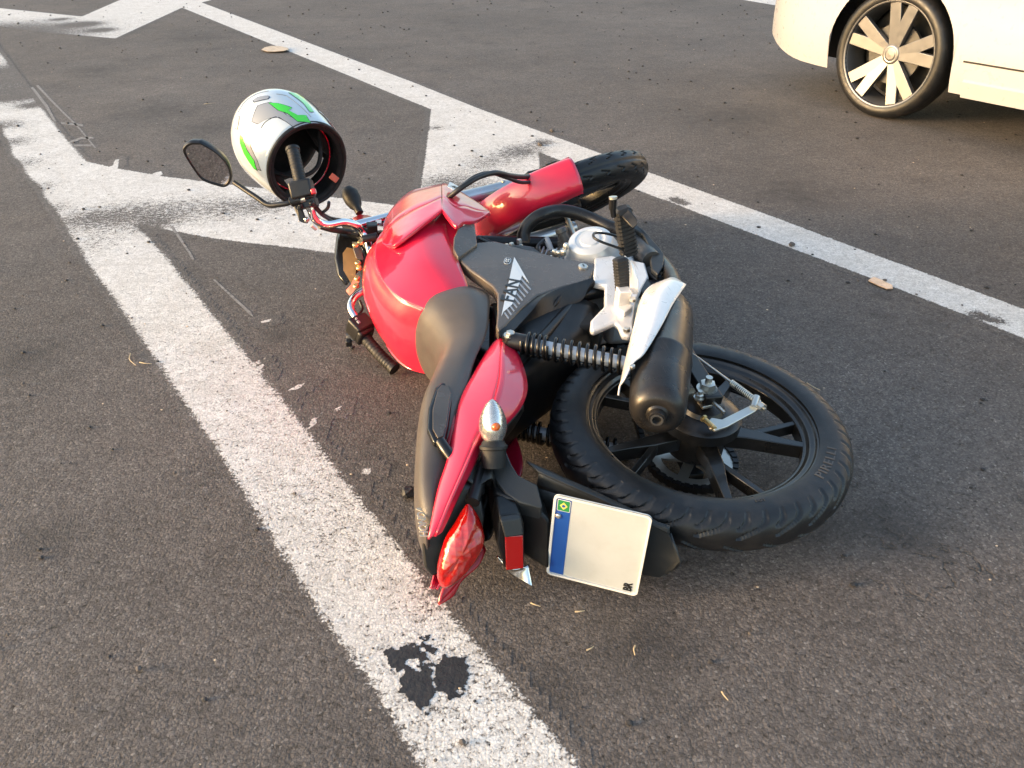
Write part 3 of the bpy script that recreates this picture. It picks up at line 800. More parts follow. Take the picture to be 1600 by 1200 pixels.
mf = lathe('muffler', [(-0.008, 0.011), (-0.016, 0.0125), (-0.016, 0.0150), (-0.004, 0.0170), (-0.001, 0.021), (-0.004, 0.030), (0.000, 0.041), (0.010, 0.0490), (0.022, 0.0525), (0.10, 0.0565), (0.17, 0.0600), (0.174, 0.0612), (0.178, 0.0600), (ML*0.80, 0.0620), (ML*0.90, 0.0600), (ML*0.97, 0.0500), (ML, 0.036), (ML+0.03, 0.022)], m0, max_, M_exh, bike, 72, smooth=40)
lathe('tail_pipe', [(0.03, 0.0085), (-0.018, 0.0085), (-0.018, 0.0118), (0.0, 0.0118)], m0, max_, M_pipe, mf, 32)
hs = [[(-0.0524,-0.1550,0.2058),(-0.0381,-0.1650,0.2004),(-0.0399,-0.1750,0.1971),(-0.0393,-0.1860,0.1921)], [(0.0173,-0.1550,0.1767),(0.0062,-0.1750,0.1772),(-0.0122,-0.1980,0.1754),(-0.0185,-0.2050,0.1719)], [(0.0783,-0.1650,0.1492),(0.0483,-0.1900,0.1561),(0.0094,-0.2140,0.1531),(-0.0035,-0.2160,0.1447)],
      [(0.1791,-0.1600,0.1043),(0.1292,-0.1950,0.1187),(0.0800,-0.2220,0.1136),(0.0767,-0.2220,0.0855)], [(0.2719,-0.1600,0.0625),(0.2293,-0.1950,0.0733),(0.1778,-0.2240,0.0657),(0.1563,-0.2220,0.0335)], [(0.3405,-0.1550,0.0203),(0.2941,-0.1880,0.0309),(0.2620,-0.2140,0.0099),(0.2442,-0.2120,-0.0268)], [(0.3809,-0.1500,-0.0315),(0.3335,-0.1800,-0.0169),(0.2978,-0.2040,-0.0205),(0.2565,-0.2080,-0.0335)]]
v, f = grid_g(hs, 40, 14)
mk('muffler_shield', v, f, M_white, bike, solid=0.003, offset=-1, smooth=50)
mb = MB(); mb.add(*bolt_g((-0.0416,-0.2100,0.1809), (0, -1, 0.2), 0.006, 0.005)); mb.build('shield_screw', M_zinc, bike)

# foot pegs, brake pedal, bracket
prism('peg_bracket', [(0.5751,-0.1180,0.0819),(0.5771,-0.1200,0.0356),(0.5472,-0.1250,0.0158),(0.5337,-0.1180,-0.0404),(0.4635,-0.1160,-0.0282),(0.4057,-0.1180,0.0085),(0.3420,-0.1250,0.0436),(0.2411,-0.1250,0.0807),(0.2021,-0.1250,0.0897),(0.1909,-0.1250,0.1048),(0.2005,-0.1250,0.1193),(0.2373,-0.1250,0.1173),(0.2498,-0.1260,0.1227),(0.2250,-0.1220,0.1758),(0.2363,-0.1220,0.1816),(0.2703,-0.1220,0.1714),(0.3237,-0.1240,0.1258),(0.4175,-0.1240,0.0986),(0.4437,-0.1180,0.1213)], (0, 0.016, 0), M_white, bike, 0.005)
mb = MB()
mb.add(*prism_g([(0.3138,-0.1420,0.1063),(0.3151,-0.1420,0.0664),(0.2867,-0.1420,0.0705),(0.2681,-0.1380,0.0951),(0.2922,-0.1380,0.1090)], (0, 0.02, 0)))
mb.add(*box_g((0.3095,-0.1500,0.0888), (0.03, 0, 0), (0, 0.05, 0), (0, 0, 0.030)))
mb.build('peg_hinge', M_white, bike, bevel=0.003)
mb = MB()
for q in [(0.2074,-0.1280,0.1075),(0.2875,-0.1550,0.0734)]: mb.add(*bolt_g(q, OUT, 0.008, 0.008))
mb.each('bracket_bolt', M_zinc, bike)
def peg(name, base, tip, w, mt):
    base, tip = V(base), V(tip); d = tip-base
    side = d.cross(V((0.98, 0.0, 0.1))).normalized(); up = side.cross(d).normalized()
    ring = [(-1, -0.7), (-1, 0.7), (-0.7, 1), (0.7, 1), (1, 0.7), (1, -0.7), (0.7, -1), (-0.7, -1)]
    N_ = 26; v = []; f = []
    for i in range(N_):
        t = i/(N_-1); k = (1.0 if i % 2 else 0.90)*(0.55 if i in (0, N_-1) else 1.0)
        for a, b in ring: v.append(base+d*t+side*a*w*k+up*b*w*0.75*k)
    for i in range(N_-1):
        for j in range(8): f.append((i*8+j, i*8+(j+1) % 8, (i+1)*8+(j+1) % 8, (i+1)*8+j))
    f += [tuple(range(8)), tuple((N_-1)*8+j for j in range(8))]
    return mk(name, v, f, mt, bike, smooth=30)
peg('passenger_peg', (0.3264,-0.1500,0.0823), (0.3365,-0.2400,0.0978), 0.0165, M_rubber)
prism('peg_core', [(0.3137,-0.1700,0.0749),(0.3124,-0.1700,0.0633),(0.3145,-0.2050,0.0672),(0.3315,-0.2350,0.0749),(0.3381,-0.2450,0.0875),(0.3358,-0.2400,0.0906),(0.3271,-0.2150,0.0766)], (-0.004, 0.012, -0.010), M_white, bike, 0.003)
peg('rider_peg', (0.5663,-0.1250,-0.0069), (0.5528,-0.2620,0.0325), 0.0225, M_rubber)
prism('peg_end_guard', [(0.5615,-0.2620,0.0430),(0.5660,-0.2660,0.0242),(0.5285,-0.2620,0.0171),(0.5183,-0.2500,0.0186),(0.5194,-0.2400,0.0300),(0.5388,-0.2450,0.0378)], (-0.02, 0.012, -0.012), M_black, bike, 0.004)
mb = MB()
mb.add(*tube_g([(0.5253,-0.2520,0.0603),(0.5224,-0.2750,0.0669)], 0.007, 10)); mb.add(*tube_g([(0.5187,-0.2750,0.0680),(0.5172,-0.3000,0.0697)], 0.0095, 12)); mb.build('peg_feeler', M_frame, bike)
mb = MB(); mb.add(*lathe_g([(0, 0.010), (0.006, 0.010), (0.007, 0.004)], (0.5126,-0.3020,0.0712), (0.2, -1, 0.1), 12)); mb.build('feeler_tip', M_zinc, bike)
prism('brake_pedal', [(0.6935,-0.1500,-0.0492),(0.6924,-0.1480,-0.0634),(0.6719,-0.1420,-0.0775),(0.6326,-0.1360,-0.0871),(0.5835,-0.1300,-0.0963),(0.5544,-0.1280,-0.0972),(0.5021,-0.1250,-0.0781),(0.4632,-0.1220,-0.0504),(0.4910,-0.1220,-0.0429),(0.5363,-0.1250,-0.0538),(0.5681,-0.1280,-0.0707),(0.6192,-0.1360,-0.0686),(0.6571,-0.1400,-0.0696),(0.6741,-0.1480,-0.0453)], (0.0, 0.016, 0.0), M_grey, bike, 0.003)
box('pedal_pad', (0.6786,-0.1500,-0.0375), (0.05, 0, 0.0), (0, 0.05, 0.0), (0, 0, 0.016), M_alu, bike, 0.003)
# lower frame cradle seen beneath
tube('swingarm_pivot_plate', [(0.5188,-0.1000,-0.0449),(0.4999,-0.0950,-0.0531),(0.4809,-0.0900,-0.0645)], 0.018, M_frame, bike, 12, 8)

# rear brake: arm, rod, spring, adjuster
prism('brake_arm', [(-0.0799,-0.0980,0.0261),(-0.0737,-0.1000,0.0162),(-0.0820,-0.1000,-0.0015),(-0.0531,-0.1040,-0.0688),(-0.0330,-0.1060,-0.0881),(-0.0325,-0.1060,-0.1006),(-0.0520,-0.1050,-0.0988),(-0.0704,-0.1040,-0.0746),(-0.1039,-0.1000,-0.0030),(-0.1097,-0.0980,0.0222),(-0.0996,-0.0970,0.0310)], (0, 0.006, 0), M_zinc, bike, 0.0015)
tube('brake_rod', [(0.1557,-0.1150,0.0018),(0.1050,-0.1120,-0.0248),(0.0127,-0.1100,-0.0629),(-0.0739,-0.1080,-0.0935)], 0.0028, M_zinc, bike, 8)
v, f = coil_g((0.0174,-0.1100,-0.0607), (-0.0407,-0.1090,-0.0839), 0.0058, 0.0016, 14, 6, 12); mk('rod_spring', v, f, M_zinc, bike)
mb = MB(); mb.add(*tube_g([(0.0036,-0.1100,-0.0646),(-0.0316,-0.1090,-0.0798)], 0.0056, 12)); mb.build('rod_boot', M_rubber, bike)
mb = MB()
mb.add(*tube_g([(-0.0582,-0.1040,-0.0760),(-0.0370,-0.1120,-0.0903)], 0.0075, 12)); mb.add(*tube_g([(-0.0588,-0.1080,-0.0883),(-0.0695,-0.1080,-0.0915)], 0.0085, 6)); mb.build('rod_adjuster', M_zinc, bike)
mb = MB(); mb.add(*tube_g([(-0.0753,-0.0980,0.0308),(-0.1059,-0.0980,0.0220)], 0.0050, 10)); mb.add(*bolt_g((-0.0753,-0.0980,0.0308), V((-0.0753,-0.0980,0.0308))-V((-0.1059,-0.0980,0.0220)), 0.0075, 0.006)); mb.build('pinch_bolt', M_brass, bike)
prism('torque_arm', [(0.0256,-0.0880,0.0121),(0.0461,-0.0900,-0.0162),(0.0019,-0.0900,-0.0156),(-0.0229,-0.0900,-0.0085),(-0.0283,-0.0900,0.0152)], (0, 0.008, 0), M_zinc, bike, 0.002)
mb = MB()
for q in [(0.0173,-0.1050,-0.0105),(-0.0176,-0.1050,0.0220)]: mb.add(*lathe_g([(0, 0.011), (0.003, 0.011)], q, OUT, 20)); mb.add(*bolt_g(V(q)+OUT*0.003, OUT, 0.0085, 0.008)); mb.add(*lathe_g([(0.008, 0.005), (0.018, 0.005)], q, OUT, 10))
mb.add(*tube_g([(-0.0271,-0.1000,-0.0049),(-0.0636,-0.1000,-0.0144)], 0.0035, 8)); mb.each('torque_arm_nut', M_zinc, bike)

# ---------------------------------------------------------------- tank and bodywork
def sym(right):   # right half list of (r, z) from low to the crown -> full ring right..left
    return right+[(-r, z) for r, z in right[-2::-1]]
st_ = [(0.405, [(0.108, 0.435), (0.112, 0.47), (0.097, 0.519), (0.092, 0.529), (0.084, 0.535), (0.045, 0.544), (0.0, 0.547)]),
       (0.455, [(0.124, 0.425), (0.130, 0.490), (0.103, 0.575), (0.095, 0.582), (0.086, 0.587), (0.052, 0.598), (0.0, 0.602)]),
       (0.540, [(0.142, 0.436), (0.148, 0.525), (0.104, 0.612), (0.096, 0.619), (0.087, 0.623), (0.052, 0.640), (0.0, 0.647)]),
       (0.650, [(0.153, 0.448), (0.153, 0.535), (0.103, 0.628), (0.095, 0.635), (0.087, 0.640), (0.054, 0.662), (0.0, 0.673)]),
       (0.770, [(0.150, 0.445), (0.152, 0.525), (0.099, 0.622), (0.091, 0.629), (0.083, 0.634), (0.052, 0.660), (0.0, 0.672)]),
       (0.870, [(0.128, 0.43), (0.132, 0.50), (0.086, 0.595), (0.079, 0.602), (0.072, 0.607), (0.045, 0.634), (0.0, 0.647)]),
       (0.940, [(0.100, 0.42), (0.103, 0.47), (0.070, 0.556), (0.064, 0.563), (0.057, 0.569), (0.036, 0.597), (0.0, 0.610)]),
       (0.985, [(0.07, 0.43), (0.071, 0.46), (0.05, 0.515), (0.045, 0.523), (0.04, 0.53), (0.028, 0.548), (0.0, 0.556)])]
rows = [[(x, -r, z) for r, z in sym(h)] for x, h in st_]
v, f = grid_g(rows, 48, 97)
mk('fuel_tank', v, f, M_red, bike, smooth=60, solid=0.004)

def mirror(pts): return [(p[0], -p[1], p[2]) for p in pts]
sh1A = [(0.7359,-0.1080,0.6172),(0.6735,-0.1250,0.6024),(0.6387,-0.1500,0.5835),(0.6670,-0.1760,0.5293),(0.7072,-0.1840,0.4900),(0.7503,-0.1900,0.4543)]
sh1B = [(0.9002,-0.0850,0.6086),(0.9455,-0.0950,0.5917),(0.9922,-0.1050,0.5669),(1.0297,-0.1250,0.5230),(1.0268,-0.1400,0.4703),(1.0178,-0.1500,0.4298)]
sh1M = [(0.8020,-0.1040,0.6115),(0.7965,-0.1280,0.5915),(0.8201,-0.1420,0.5639),(0.8118,-0.1660,0.5223),(0.8223,-0.1780,0.4800),(0.8582,-0.1780,0.4453)]
def shroud(A, M_, B_, nm):
    v, f = grid_g([A, M_, B_], 3, 26)
    v1, f1 = strip_g(A, M_, 26, 6); v2, f2 = strip_g(M_, B_, 26, 6)
    mb = MB(); mb.add(v1, f1); mb.add(v2, f2)
    bm_ = mb.build(nm, M_red, bike, smooth=22, solid=0.010, offset=-1, bevel=0.002)
for k in (0, 1):
    g_ = (lambda p: p) if k == 0 else mirror
    shroud(g_(sh1A), g_(sh1M), g_(sh1B), 'tank_shroud')
    a_ = [(0.7503,-0.1900,0.4543),(0.7056,-0.1880,0.4440),(0.6591,-0.1820,0.4279),(0.6883,-0.1800,0.4064),(0.7103,-0.1720,0.3702),(0.7810,-0.1620,0.3223)]
    b_ = [(1.0178,-0.1500,0.4298),(1.0220,-0.1500,0.4219),(1.0015,-0.1540,0.4128),(0.9369,-0.1560,0.3795),(0.8705,-0.1560,0.3482),(0.8074,-0.1560,0.3235)]
    c_ = [(0.8628,-0.1760,0.4431),(0.8394,-0.1800,0.4350),(0.7816,-0.1820,0.4155),(0.7928,-0.1760,0.3867),(0.7831,-0.1680,0.3568),(0.7897,-0.1600,0.3227)]
    shroud(g_(a_), g_(c_), g_(b_), 'radiator_shroud')

for k in (0, 1):
    g_ = (lambda p: p) if k == 0 else mirror
    prism('shroud_inner', g_([(0.7405,-0.1560,0.4811),(0.8603,-0.1560,0.4279),(0.7696,-0.1500,0.3965),(0.6966,-0.1480,0.4155),(0.5967,-0.1440,0.4403),(0.6374,-0.1500,0.4648)]), (0, 0.04*(1 if k == 0 else -1), 0), M_red, bike, 0.004)

def plane(pts):
    P = [V(p) for p in pts]; c = sum(P, V())/len(P)
    A = np.array([list(p-c) for p in P]); n = V(np.linalg.svd(A)[2][2])
    if n.y > 0: n = -n
    return c, n
def onto(c, n, p, h=0.0): p = V(p); return p-n*((p-c).dot(n))+n*h
pan = [(0.5766,-0.1470,0.4394),(0.5362,-0.1460,0.4284),(0.5004,-0.1430,0.4126),(0.4581,-0.1400,0.3875),(0.4242,-0.1370,0.3697),(0.3907,-0.1350,0.3643),(0.3054,-0.1320,0.3778),(0.2543,-0.1310,0.3887),(0.2357,-0.1310,0.3860),(0.2570,-0.1310,0.3671),(0.3293,-0.1270,0.3181),(0.3869,-0.1260,0.2695),(0.4273,-0.1230,0.1987),(0.4597,-0.1200,0.1237),(0.5456,-0.1170,0.0862),(0.5568,-0.1180,0.1102),(0.5718,-0.1210,0.1738),(0.5992,-0.1240,0.2183),(0.6319,-0.1290,0.2792),(0.6566,-0.1340,0.3305),(0.6453,-0.1400,0.3772)]
low = [(0.2407,-0.1280,0.3879),(0.2528,-0.1290,0.3706),(0.3270,-0.1250,0.3184),(0.3843,-0.1240,0.2684),(0.4247,-0.1210,0.1991),(0.4553,-0.1190,0.1264),(0.4411,-0.1120,0.1149),(0.4301,-0.0980,0.1325),(0.4133,-0.0880,0.1581),(0.3865,-0.0820,0.2050),(0.3540,-0.0800,0.2736),(0.3157,-0.0860,0.3411),(0.2727,-0.1000,0.3722)]
pc_, pn_ = plane(pan)
for k in (0, 1):
    g_ = (lambda p: p) if k == 0 else mirror
    P = [onto(pc_, pn_, p) for p in pan]
    prism('panel_wing', g_([(0.7199,-0.1660,0.3739),(0.6978,-0.1700,0.3986),(0.6673,-0.1710,0.4238),(0.6229,-0.1680,0.4387),(0.5751,-0.1620,0.4457),(0.5437,-0.1530,0.4368),(0.6201,-0.1470,0.3791)]), (0, 0.02*(1 if k == 0 else -1), 0), M_panel, bike, 0.003, smooth=20)
    s_ = 1 if k == 0 else -1
    prism('side_panel', g_([tuple(p) for p in P]), (0, 0.030*s_, 0), M_panel, bike, 0.004, smooth=20)
    v, f = strip_g(g_(low[0:7][::1]), g_([low[0], low[12], low[11], low[10], low[9], low[8], low[6]]), 24, 5)
    mk('air_box_cover', v, f, M_black, bike, solid=0.02, smooth=25, bevel=0.002)
    if k == 0:
        mb = MB()
        for a, b in (((828,489), (856,468)), ((858,478), (876,463))):
            pass
        mb.add(*tube_g([(0.3463,-0.0980,0.2912),(0.3554,-0.1120,0.2735),(0.3745,-0.1220,0.2566)], lambda t: 0.004*math.sin(PI*min(1, max(0.02, t)))+0.002, 8, 12))
        mb.add(*tube_g([(0.3663,-0.0980,0.2385),(0.3734,-0.1120,0.2256),(0.3881,-0.1200,0.2136)], lambda t: 0.0035*math.sin(PI*min(1, max(0.02, t)))+0.002, 8, 12))
        mb.each('cover_rib', M_black, bike)
sidep = lambda pts, h=0.0012: [tuple(onto(pc_, pn_, p, h)) for p in pts]
prism('panel_lug', sidep([(0.6321,-0.1300,0.3009),(0.6399,-0.1300,0.2694),(0.6316,-0.1270,0.2371),(0.5970,-0.1250,0.2171),(0.6098,-0.1280,0.2581)], 0.0), (0, 0.02, 0), M_black, bike, 0.002)
prism('decal', sidep([(0.5692,-0.1270,0.2935),(0.4390,-0.1250,0.2799),(0.4901,-0.1260,0.2948),(0.3290,-0.1280,0.3549),(0.2904,-0.1290,0.3715)]), pn_*-0.0006, M_inkw, bike, 0)
mb = MB()
for k in range(9):
    t = (k+0.5)/9
    x0, y0 = 813.5-27*t, 432+66*t; x1, y1 = 829.5-41*t, 449+58*t
mb.add(*prism_g(sidep([(0.4686,-0.1270,0.2962),(0.4118,-0.1250,0.2803),(0.4063,-0.1250,0.2835),(0.4616,-0.1270,0.2991)]), pn_*-0.0006))
mb.add(*prism_g(sidep([(0.4476,-0.1270,0.3049),(0.3952,-0.1250,0.2902),(0.3896,-0.1250,0.2934),(0.4407,-0.1270,0.3077)]), pn_*-0.0006))
mb.add(*prism_g(sidep([(0.4267,-0.1270,0.3133),(0.3786,-0.1250,0.2999),(0.3733,-0.1250,0.3030),(0.4199,-0.1270,0.3160)]), pn_*-0.0006))
mb.add(*prism_g(sidep([(0.4061,-0.1270,0.3215),(0.3623,-0.1250,0.3094),(0.3571,-0.1250,0.3126),(0.3994,-0.1270,0.3242)]), pn_*-0.0006))
mb.add(*prism_g(sidep([(0.3863,-0.1270,0.3297),(0.3465,-0.1250,0.3189),(0.3411,-0.1250,0.3219),(0.3797,-0.1270,0.3323)]), pn_*-0.0006))
mb.add(*prism_g(sidep([(0.3665,-0.1270,0.3376),(0.3307,-0.1250,0.3281),(0.3257,-0.1250,0.3312),(0.3600,-0.1270,0.3402)]), pn_*-0.0006))
mb.add(*prism_g(sidep([(0.3473,-0.1270,0.3455),(0.3151,-0.1250,0.3373),(0.3102,-0.1250,0.3402),(0.3410,-0.1270,0.3480)]), pn_*-0.0006))
mb.add(*prism_g(sidep([(0.3282,-0.1270,0.3531),(0.3001,-0.1250,0.3462),(0.2949,-0.1250,0.3493),(0.3220,-0.1270,0.3556)]), pn_*-0.0006))
mb.add(*prism_g(sidep([(0.3098,-0.1270,0.3607),(0.2850,-0.1250,0.3552),(0.2799,-0.1250,0.3580),(0.3037,-0.1270,0.3632)]), pn_*-0.0006))
mb.each('decal_stripe', M_inkgrey, bike, smooth=0)
ta, tb = V((0.3159,-0.1280,0.3630)), V((0.4859,-0.1270,0.3027))
t0_ = onto(pc_, pn_, V((0.4040,-0.1270,0.3295)), 0.0022)
td_ = (tb-ta).normalized()
prism('decal', sidep([(0.5425,-0.1270,0.3015),(0.4735,-0.1260,0.2915),(0.3413,-0.1280,0.3381),(0.3037,-0.1290,0.3679)], 0.0016), pn_*-0.0005, M_inkw, bike, 0)
text('lettering', 'FAN', 0.043, t0_, td_, pn_.cross(td_), M_inkb, bike, 0.0004, sx=1.35, bold=0.0008)
oc_ = onto(pc_, pn_, V((0.5478,-0.1285,0.3143)), 0.0012); od_ = (V((0.5789,-0.1280,0.3041))-V((0.5175,-0.1290,0.3250))).normalized()
ow_ = pn_.cross(od_).normalized()
def oval(a, b, n=28): return [tuple(oc_+od_*(a*math.copysign(abs(math.cos(2*PI*i/n))**0.7, math.cos(2*PI*i/n)))+ow_*(b*math.copysign(abs(math.sin(2*PI*i/n))**0.7, math.sin(2*PI*i/n)))) for i in range(n)]
prism('decal', oval(0.0175, 0.0085), pn_*-0.0006, M_inkw, bike, 0)
prism('decal', [tuple(V(p)+pn_*0.0006) for p in oval(0.0155, 0.0068)], pn_*-0.0004, M_blackg, bike, 0)
text('lettering', 'CG', 0.0125, oc_+pn_*0.0010, od_, pn_.cross(od_), M_inkw, bike, 0.0003, sx=1.05, bold=0.0003)
mb = MB(); mb.add(*lathe_g([(0, 0.0125), (0.004, 0.0125), (0.006, 0.010)], onto(pc_, pn_, V((0.5252,-0.1190,0.1250))), pn_, 24)); mb.build('panel_lock', M_zinc, bike)
prism('lock_slot', [tuple(onto(pc_, pn_, V((0.5252,-0.1190,0.1250)), 0.0064)+V((a, 0, b))) for a, b in ((-0.006, -0.002), (0.006, -0.001), (0.006, 0.0015), (-0.006, 0.0015))], pn_*0.0004, M_inkb, bike, 0)
# '160' badge on the shroud
q0_ = [(0.9746,-0.1600,0.4119),(0.9157,-0.1630,0.3839),(0.8617,-0.1730,0.4010),(0.9162,-0.1700,0.4253)]
n0_ = (V(q0_[1])-V(q0_[0])).cross(V(q0_[3])-V(q0_[0])).normalized()
if n0_.y > 0: n0_ = -n0_
prism('decal', [tuple(V(p)+n0_*0.0125) for p in q0_], n0_*-0.001, M_inkw, bike, 0)
cen_ = sum((V(p) for p in q0_), V())/4
d_ = (V(q0_[1])-V(q0_[0])).normalized()
text('lettering', '160', 0.024, cen_+n0_*0.0133, -d_ if False else d_, n0_.cross(d_), M_inkb, bike, 0.0003, sx=0.75)

# seat: saddle in one piece with rounded sides
seat_rows = [
 (0.47, [(0.100, 0.385), (0.118, 0.43), (0.112, 0.49), (0.085, 0.530), (0.045, 0.548), (0.0, 0.552)]),
 (0.41, [(0.118, 0.380), (0.134, 0.430), (0.122, 0.500), (0.090, 0.536), (0.045, 0.552), (0.0, 0.556)]),
 (0.34, [(0.118, 0.390), (0.128, 0.430), (0.116, 0.487), (0.085, 0.516), (0.045, 0.528), (0.0, 0.530)]),
 (0.26, [(0.112, 0.408), (0.118, 0.440), (0.106, 0.482), (0.080, 0.504), (0.045, 0.514), (0.0, 0.516)]),
 (0.17, [(0.104, 0.446), (0.112, 0.470), (0.106, 0.510), (0.085, 0.530), (0.045, 0.538), (0.0, 0.540)]),
 (0.07, [(0.100, 0.476), (0.112, 0.500), (0.110, 0.545), (0.088, 0.563), (0.045, 0.571), (0.0, 0.572)]),
 (-0.05, [(0.092, 0.512), (0.104, 0.535), (0.102, 0.566), (0.082, 0.582), (0.042, 0.589), (0.0, 0.590)]),
 (-0.145, [(0.078, 0.545), (0.086, 0.562), (0.084, 0.580), (0.068, 0.592), (0.035, 0.598), (0.0, 0.599)]),
 (-0.205, [(0.062, 0.562), (0.068, 0.570), (0.064, 0.582), (0.052, 0.590), (0.03, 0.594), (0.0, 0.595)]),
 (-0.228, [(0.04, 0.568), (0.042, 0.573), (0.04, 0.578), (0.034, 0.582), (0.02, 0.584), (0.0, 0.584)])]
rows = [[(x, -r, z) for r, z in sym(h)] for x, h in seat_rows]
v, f = grid_g(rows, 60, 50)
seat = mk('seat', v, f, M_seat, bike, smooth=60, solid=0.006)
text('lettering', 'HONDA', 0.021, (-0.2297,-0.0560,0.5892), V((-0.1950,-0.0520,0.5903))-V((-0.2555,-0.0520,0.5887)), V((0, -0.25, 0.95)), M_inkgold, seat, 0.0008, sx=0.9, bold=0.0004)

# tail: red cowls both sides, black centre, lamp
cu = [(0.2606,-0.1000,0.3813),(0.2196,-0.1020,0.4074),(0.1721,-0.1030,0.4323),(0.1067,-0.1060,0.4625),(0.0587,-0.1080,0.4841),(0.0072,-0.1080,0.5015),(-0.1134,-0.0980,0.5330),(-0.1842,-0.0820,0.5597),(-0.2755,-0.0620,0.5848)]
cm = [(0.2528,-0.1060,0.3727),(0.1631,-0.1220,0.3933),(0.0694,-0.1280,0.4112),(-0.0042,-0.1300,0.4330),(-0.0575,-0.1280,0.4556),(-0.1108,-0.1220,0.4842),(-0.1701,-0.1100,0.5145),(-0.2190,-0.0920,0.5423),(-0.2751,-0.0660,0.5741)]
cl = [(0.2557,-0.1000,0.3621),(0.1608,-0.1040,0.3523),(0.0720,-0.1020,0.3540),(0.0133,-0.1000,0.3739),(-0.0354,-0.0980,0.4113),(-0.0830,-0.0960,0.4612),(-0.1392,-0.0900,0.4924),(-0.1924,-0.0760,0.5240),(-0.2610,-0.0600,0.5622)]
for k in (0, 1):
    g_ = (lambda p: p) if k == 0 else mirror
    v1, f1 = strip_g(g_(cu), g_(cm), 40, 8, (0, -0.003 if k == 0 else 0.003, 0)); v2, f2 = strip_g(g_(cm), g_(cl), 40, 6)
    mb = MB(); mb.add(v1, f1); mb.add(v2, f2)
    mb.build('tail_cowl', M_red, bike, smooth=28, solid=0.004)
v, f = strip_g([(0.0133,-0.1000,0.3739),(-0.0354,-0.0980,0.4113),(-0.0830,-0.0960,0.4612),(-0.1392,-0.0900,0.4924),(-0.1655,-0.0820,0.5061)], [(0.0474,-0.0600,0.3659),(-0.0001,-0.0550,0.3950),(-0.0510,-0.0500,0.4349),(-0.1056,-0.0450,0.4614),(-0.1749,-0.0500,0.4786)], 24, 5)
mk('under_tail', v, f, M_black, bike, solid=0.004)
# black shell round the lamp
lamp_o = [(-0.2015,-0.0780,0.5416),(-0.1902,-0.0800,0.5237),(-0.1885,-0.0720,0.4988),(-0.2016,-0.0580,0.4847),(-0.2216,-0.0300,0.4782),(-0.2360,-0.0040,0.4822),(-0.2488,0.0220,0.4996),(-0.2602,0.0500,0.5350),(-0.2648,0.0620,0.5628),(-0.2677,0.0660,0.5789),(-0.2549,0.0500,0.5919),(-0.2358,0.0120,0.5913),(-0.2347,-0.0180,0.5836),(-0.2227,-0.0500,0.5652)]
prism('tail_shell', [(x+0.016, y, z) for x, y, z in lamp_o], (0.070, 0, 0.0), M_black, bike, 0.006, seg=3)
lens_p = [(-0.1964,-0.0640,0.5088),(-0.2042,-0.0580,0.4997),(-0.2085,-0.0440,0.4923),(-0.2222,-0.0220,0.4850),(-0.2308,0.0020,0.4905),(-0.2455,0.0300,0.5139),(-0.2540,0.0500,0.5377),(-0.2570,0.0600,0.5585),(-0.2502,0.0560,0.5691),(-0.2458,0.0340,0.5693),(-0.2343,0.0100,0.5621),(-0.2220,-0.0140,0.5514),(-0.2109,-0.0380,0.5331),(-0.1996,-0.0560,0.5182)]
lc = sum((V(p) for p in lens_p), V())/len(lens_p)
mb = MB(); vv = []; ff = []
NL = 56; ring0 = crom(lens_p, NL, True)
lev = [(1.0, -0.004), (0.995, 0.008), (0.94, 0.016), (0.80, 0.021), (0.55, 0.025), (0.28, 0.027)]
for s, h in lev:
    for p in ring0: vv.append(lc+(p-lc)*s+V((-h, 0, 0)))
vv.append(lc+V((-0.0275, 0, 0)))
vv = [p+V((-0.014, 0, 0)) for p in vv]
for i in range(len(lev)-1):
    for k in range(NL): ff.append((i*NL+k, i*NL+(k+1) % NL, (i+1)*NL+(k+1) % NL, (i+1)*NL+k))
for k in range(NL): ff.append(((len(lev)-1)*NL+k, (len(lev)-1)*NL+(k+1) % NL, len(vv)-1))
mk('tail_light', vv, ff, M_taillens, bike, smooth=60)
# broken left cowl tip: an open red channel hanging under the lamp
br_a = [(-0.1977,0.0550,0.4770),(-0.2175,0.0680,0.4950),(-0.2297,0.0760,0.5095),(-0.2587,0.0920,0.5420),(-0.2758,0.1080,0.5704)]
br_b = [(-0.2110,0.0400,0.4908),(-0.2233,0.0560,0.5075),(-0.2364,0.0660,0.5231),(-0.2513,0.0820,0.5503),(-0.2587,0.0900,0.5627)]
br_c = [(-0.2042,0.0620,0.4743),(-0.2262,0.0760,0.4914),(-0.2454,0.0900,0.5243),(-0.2655,0.1030,0.5418),(-0.2772,0.1100,0.5695)]
mb = MB()
for a_, b_ in ((br_a, br_c), (br_b, br_a)):
    v, f = strip_g(a_, b_, 16, 4); mb.add(v, f)
v, f = strip_g([(-0.2587,0.0900,0.5627),(-0.2672,0.0980,0.5682),(-0.2757,0.1080,0.5716)], [(-0.2513,0.0820,0.5503),(-0.2634,0.0920,0.5586),(-0.2742,0.1040,0.5645)], 8, 3); mb.add(v, f)
mb.build('broken_cowl_tip', M_redp, bike, smooth=25, solid=0.003)['label'] = 'snapped red cowl tip hanging open below the tail light'
mb = MB(); mb.add(*tube_g([(-0.2390,0.0780,0.5466),(-0.2508,0.0820,0.5434)], 0.005, 10)); mb.build('cowl_clip', M_inkw, bike)
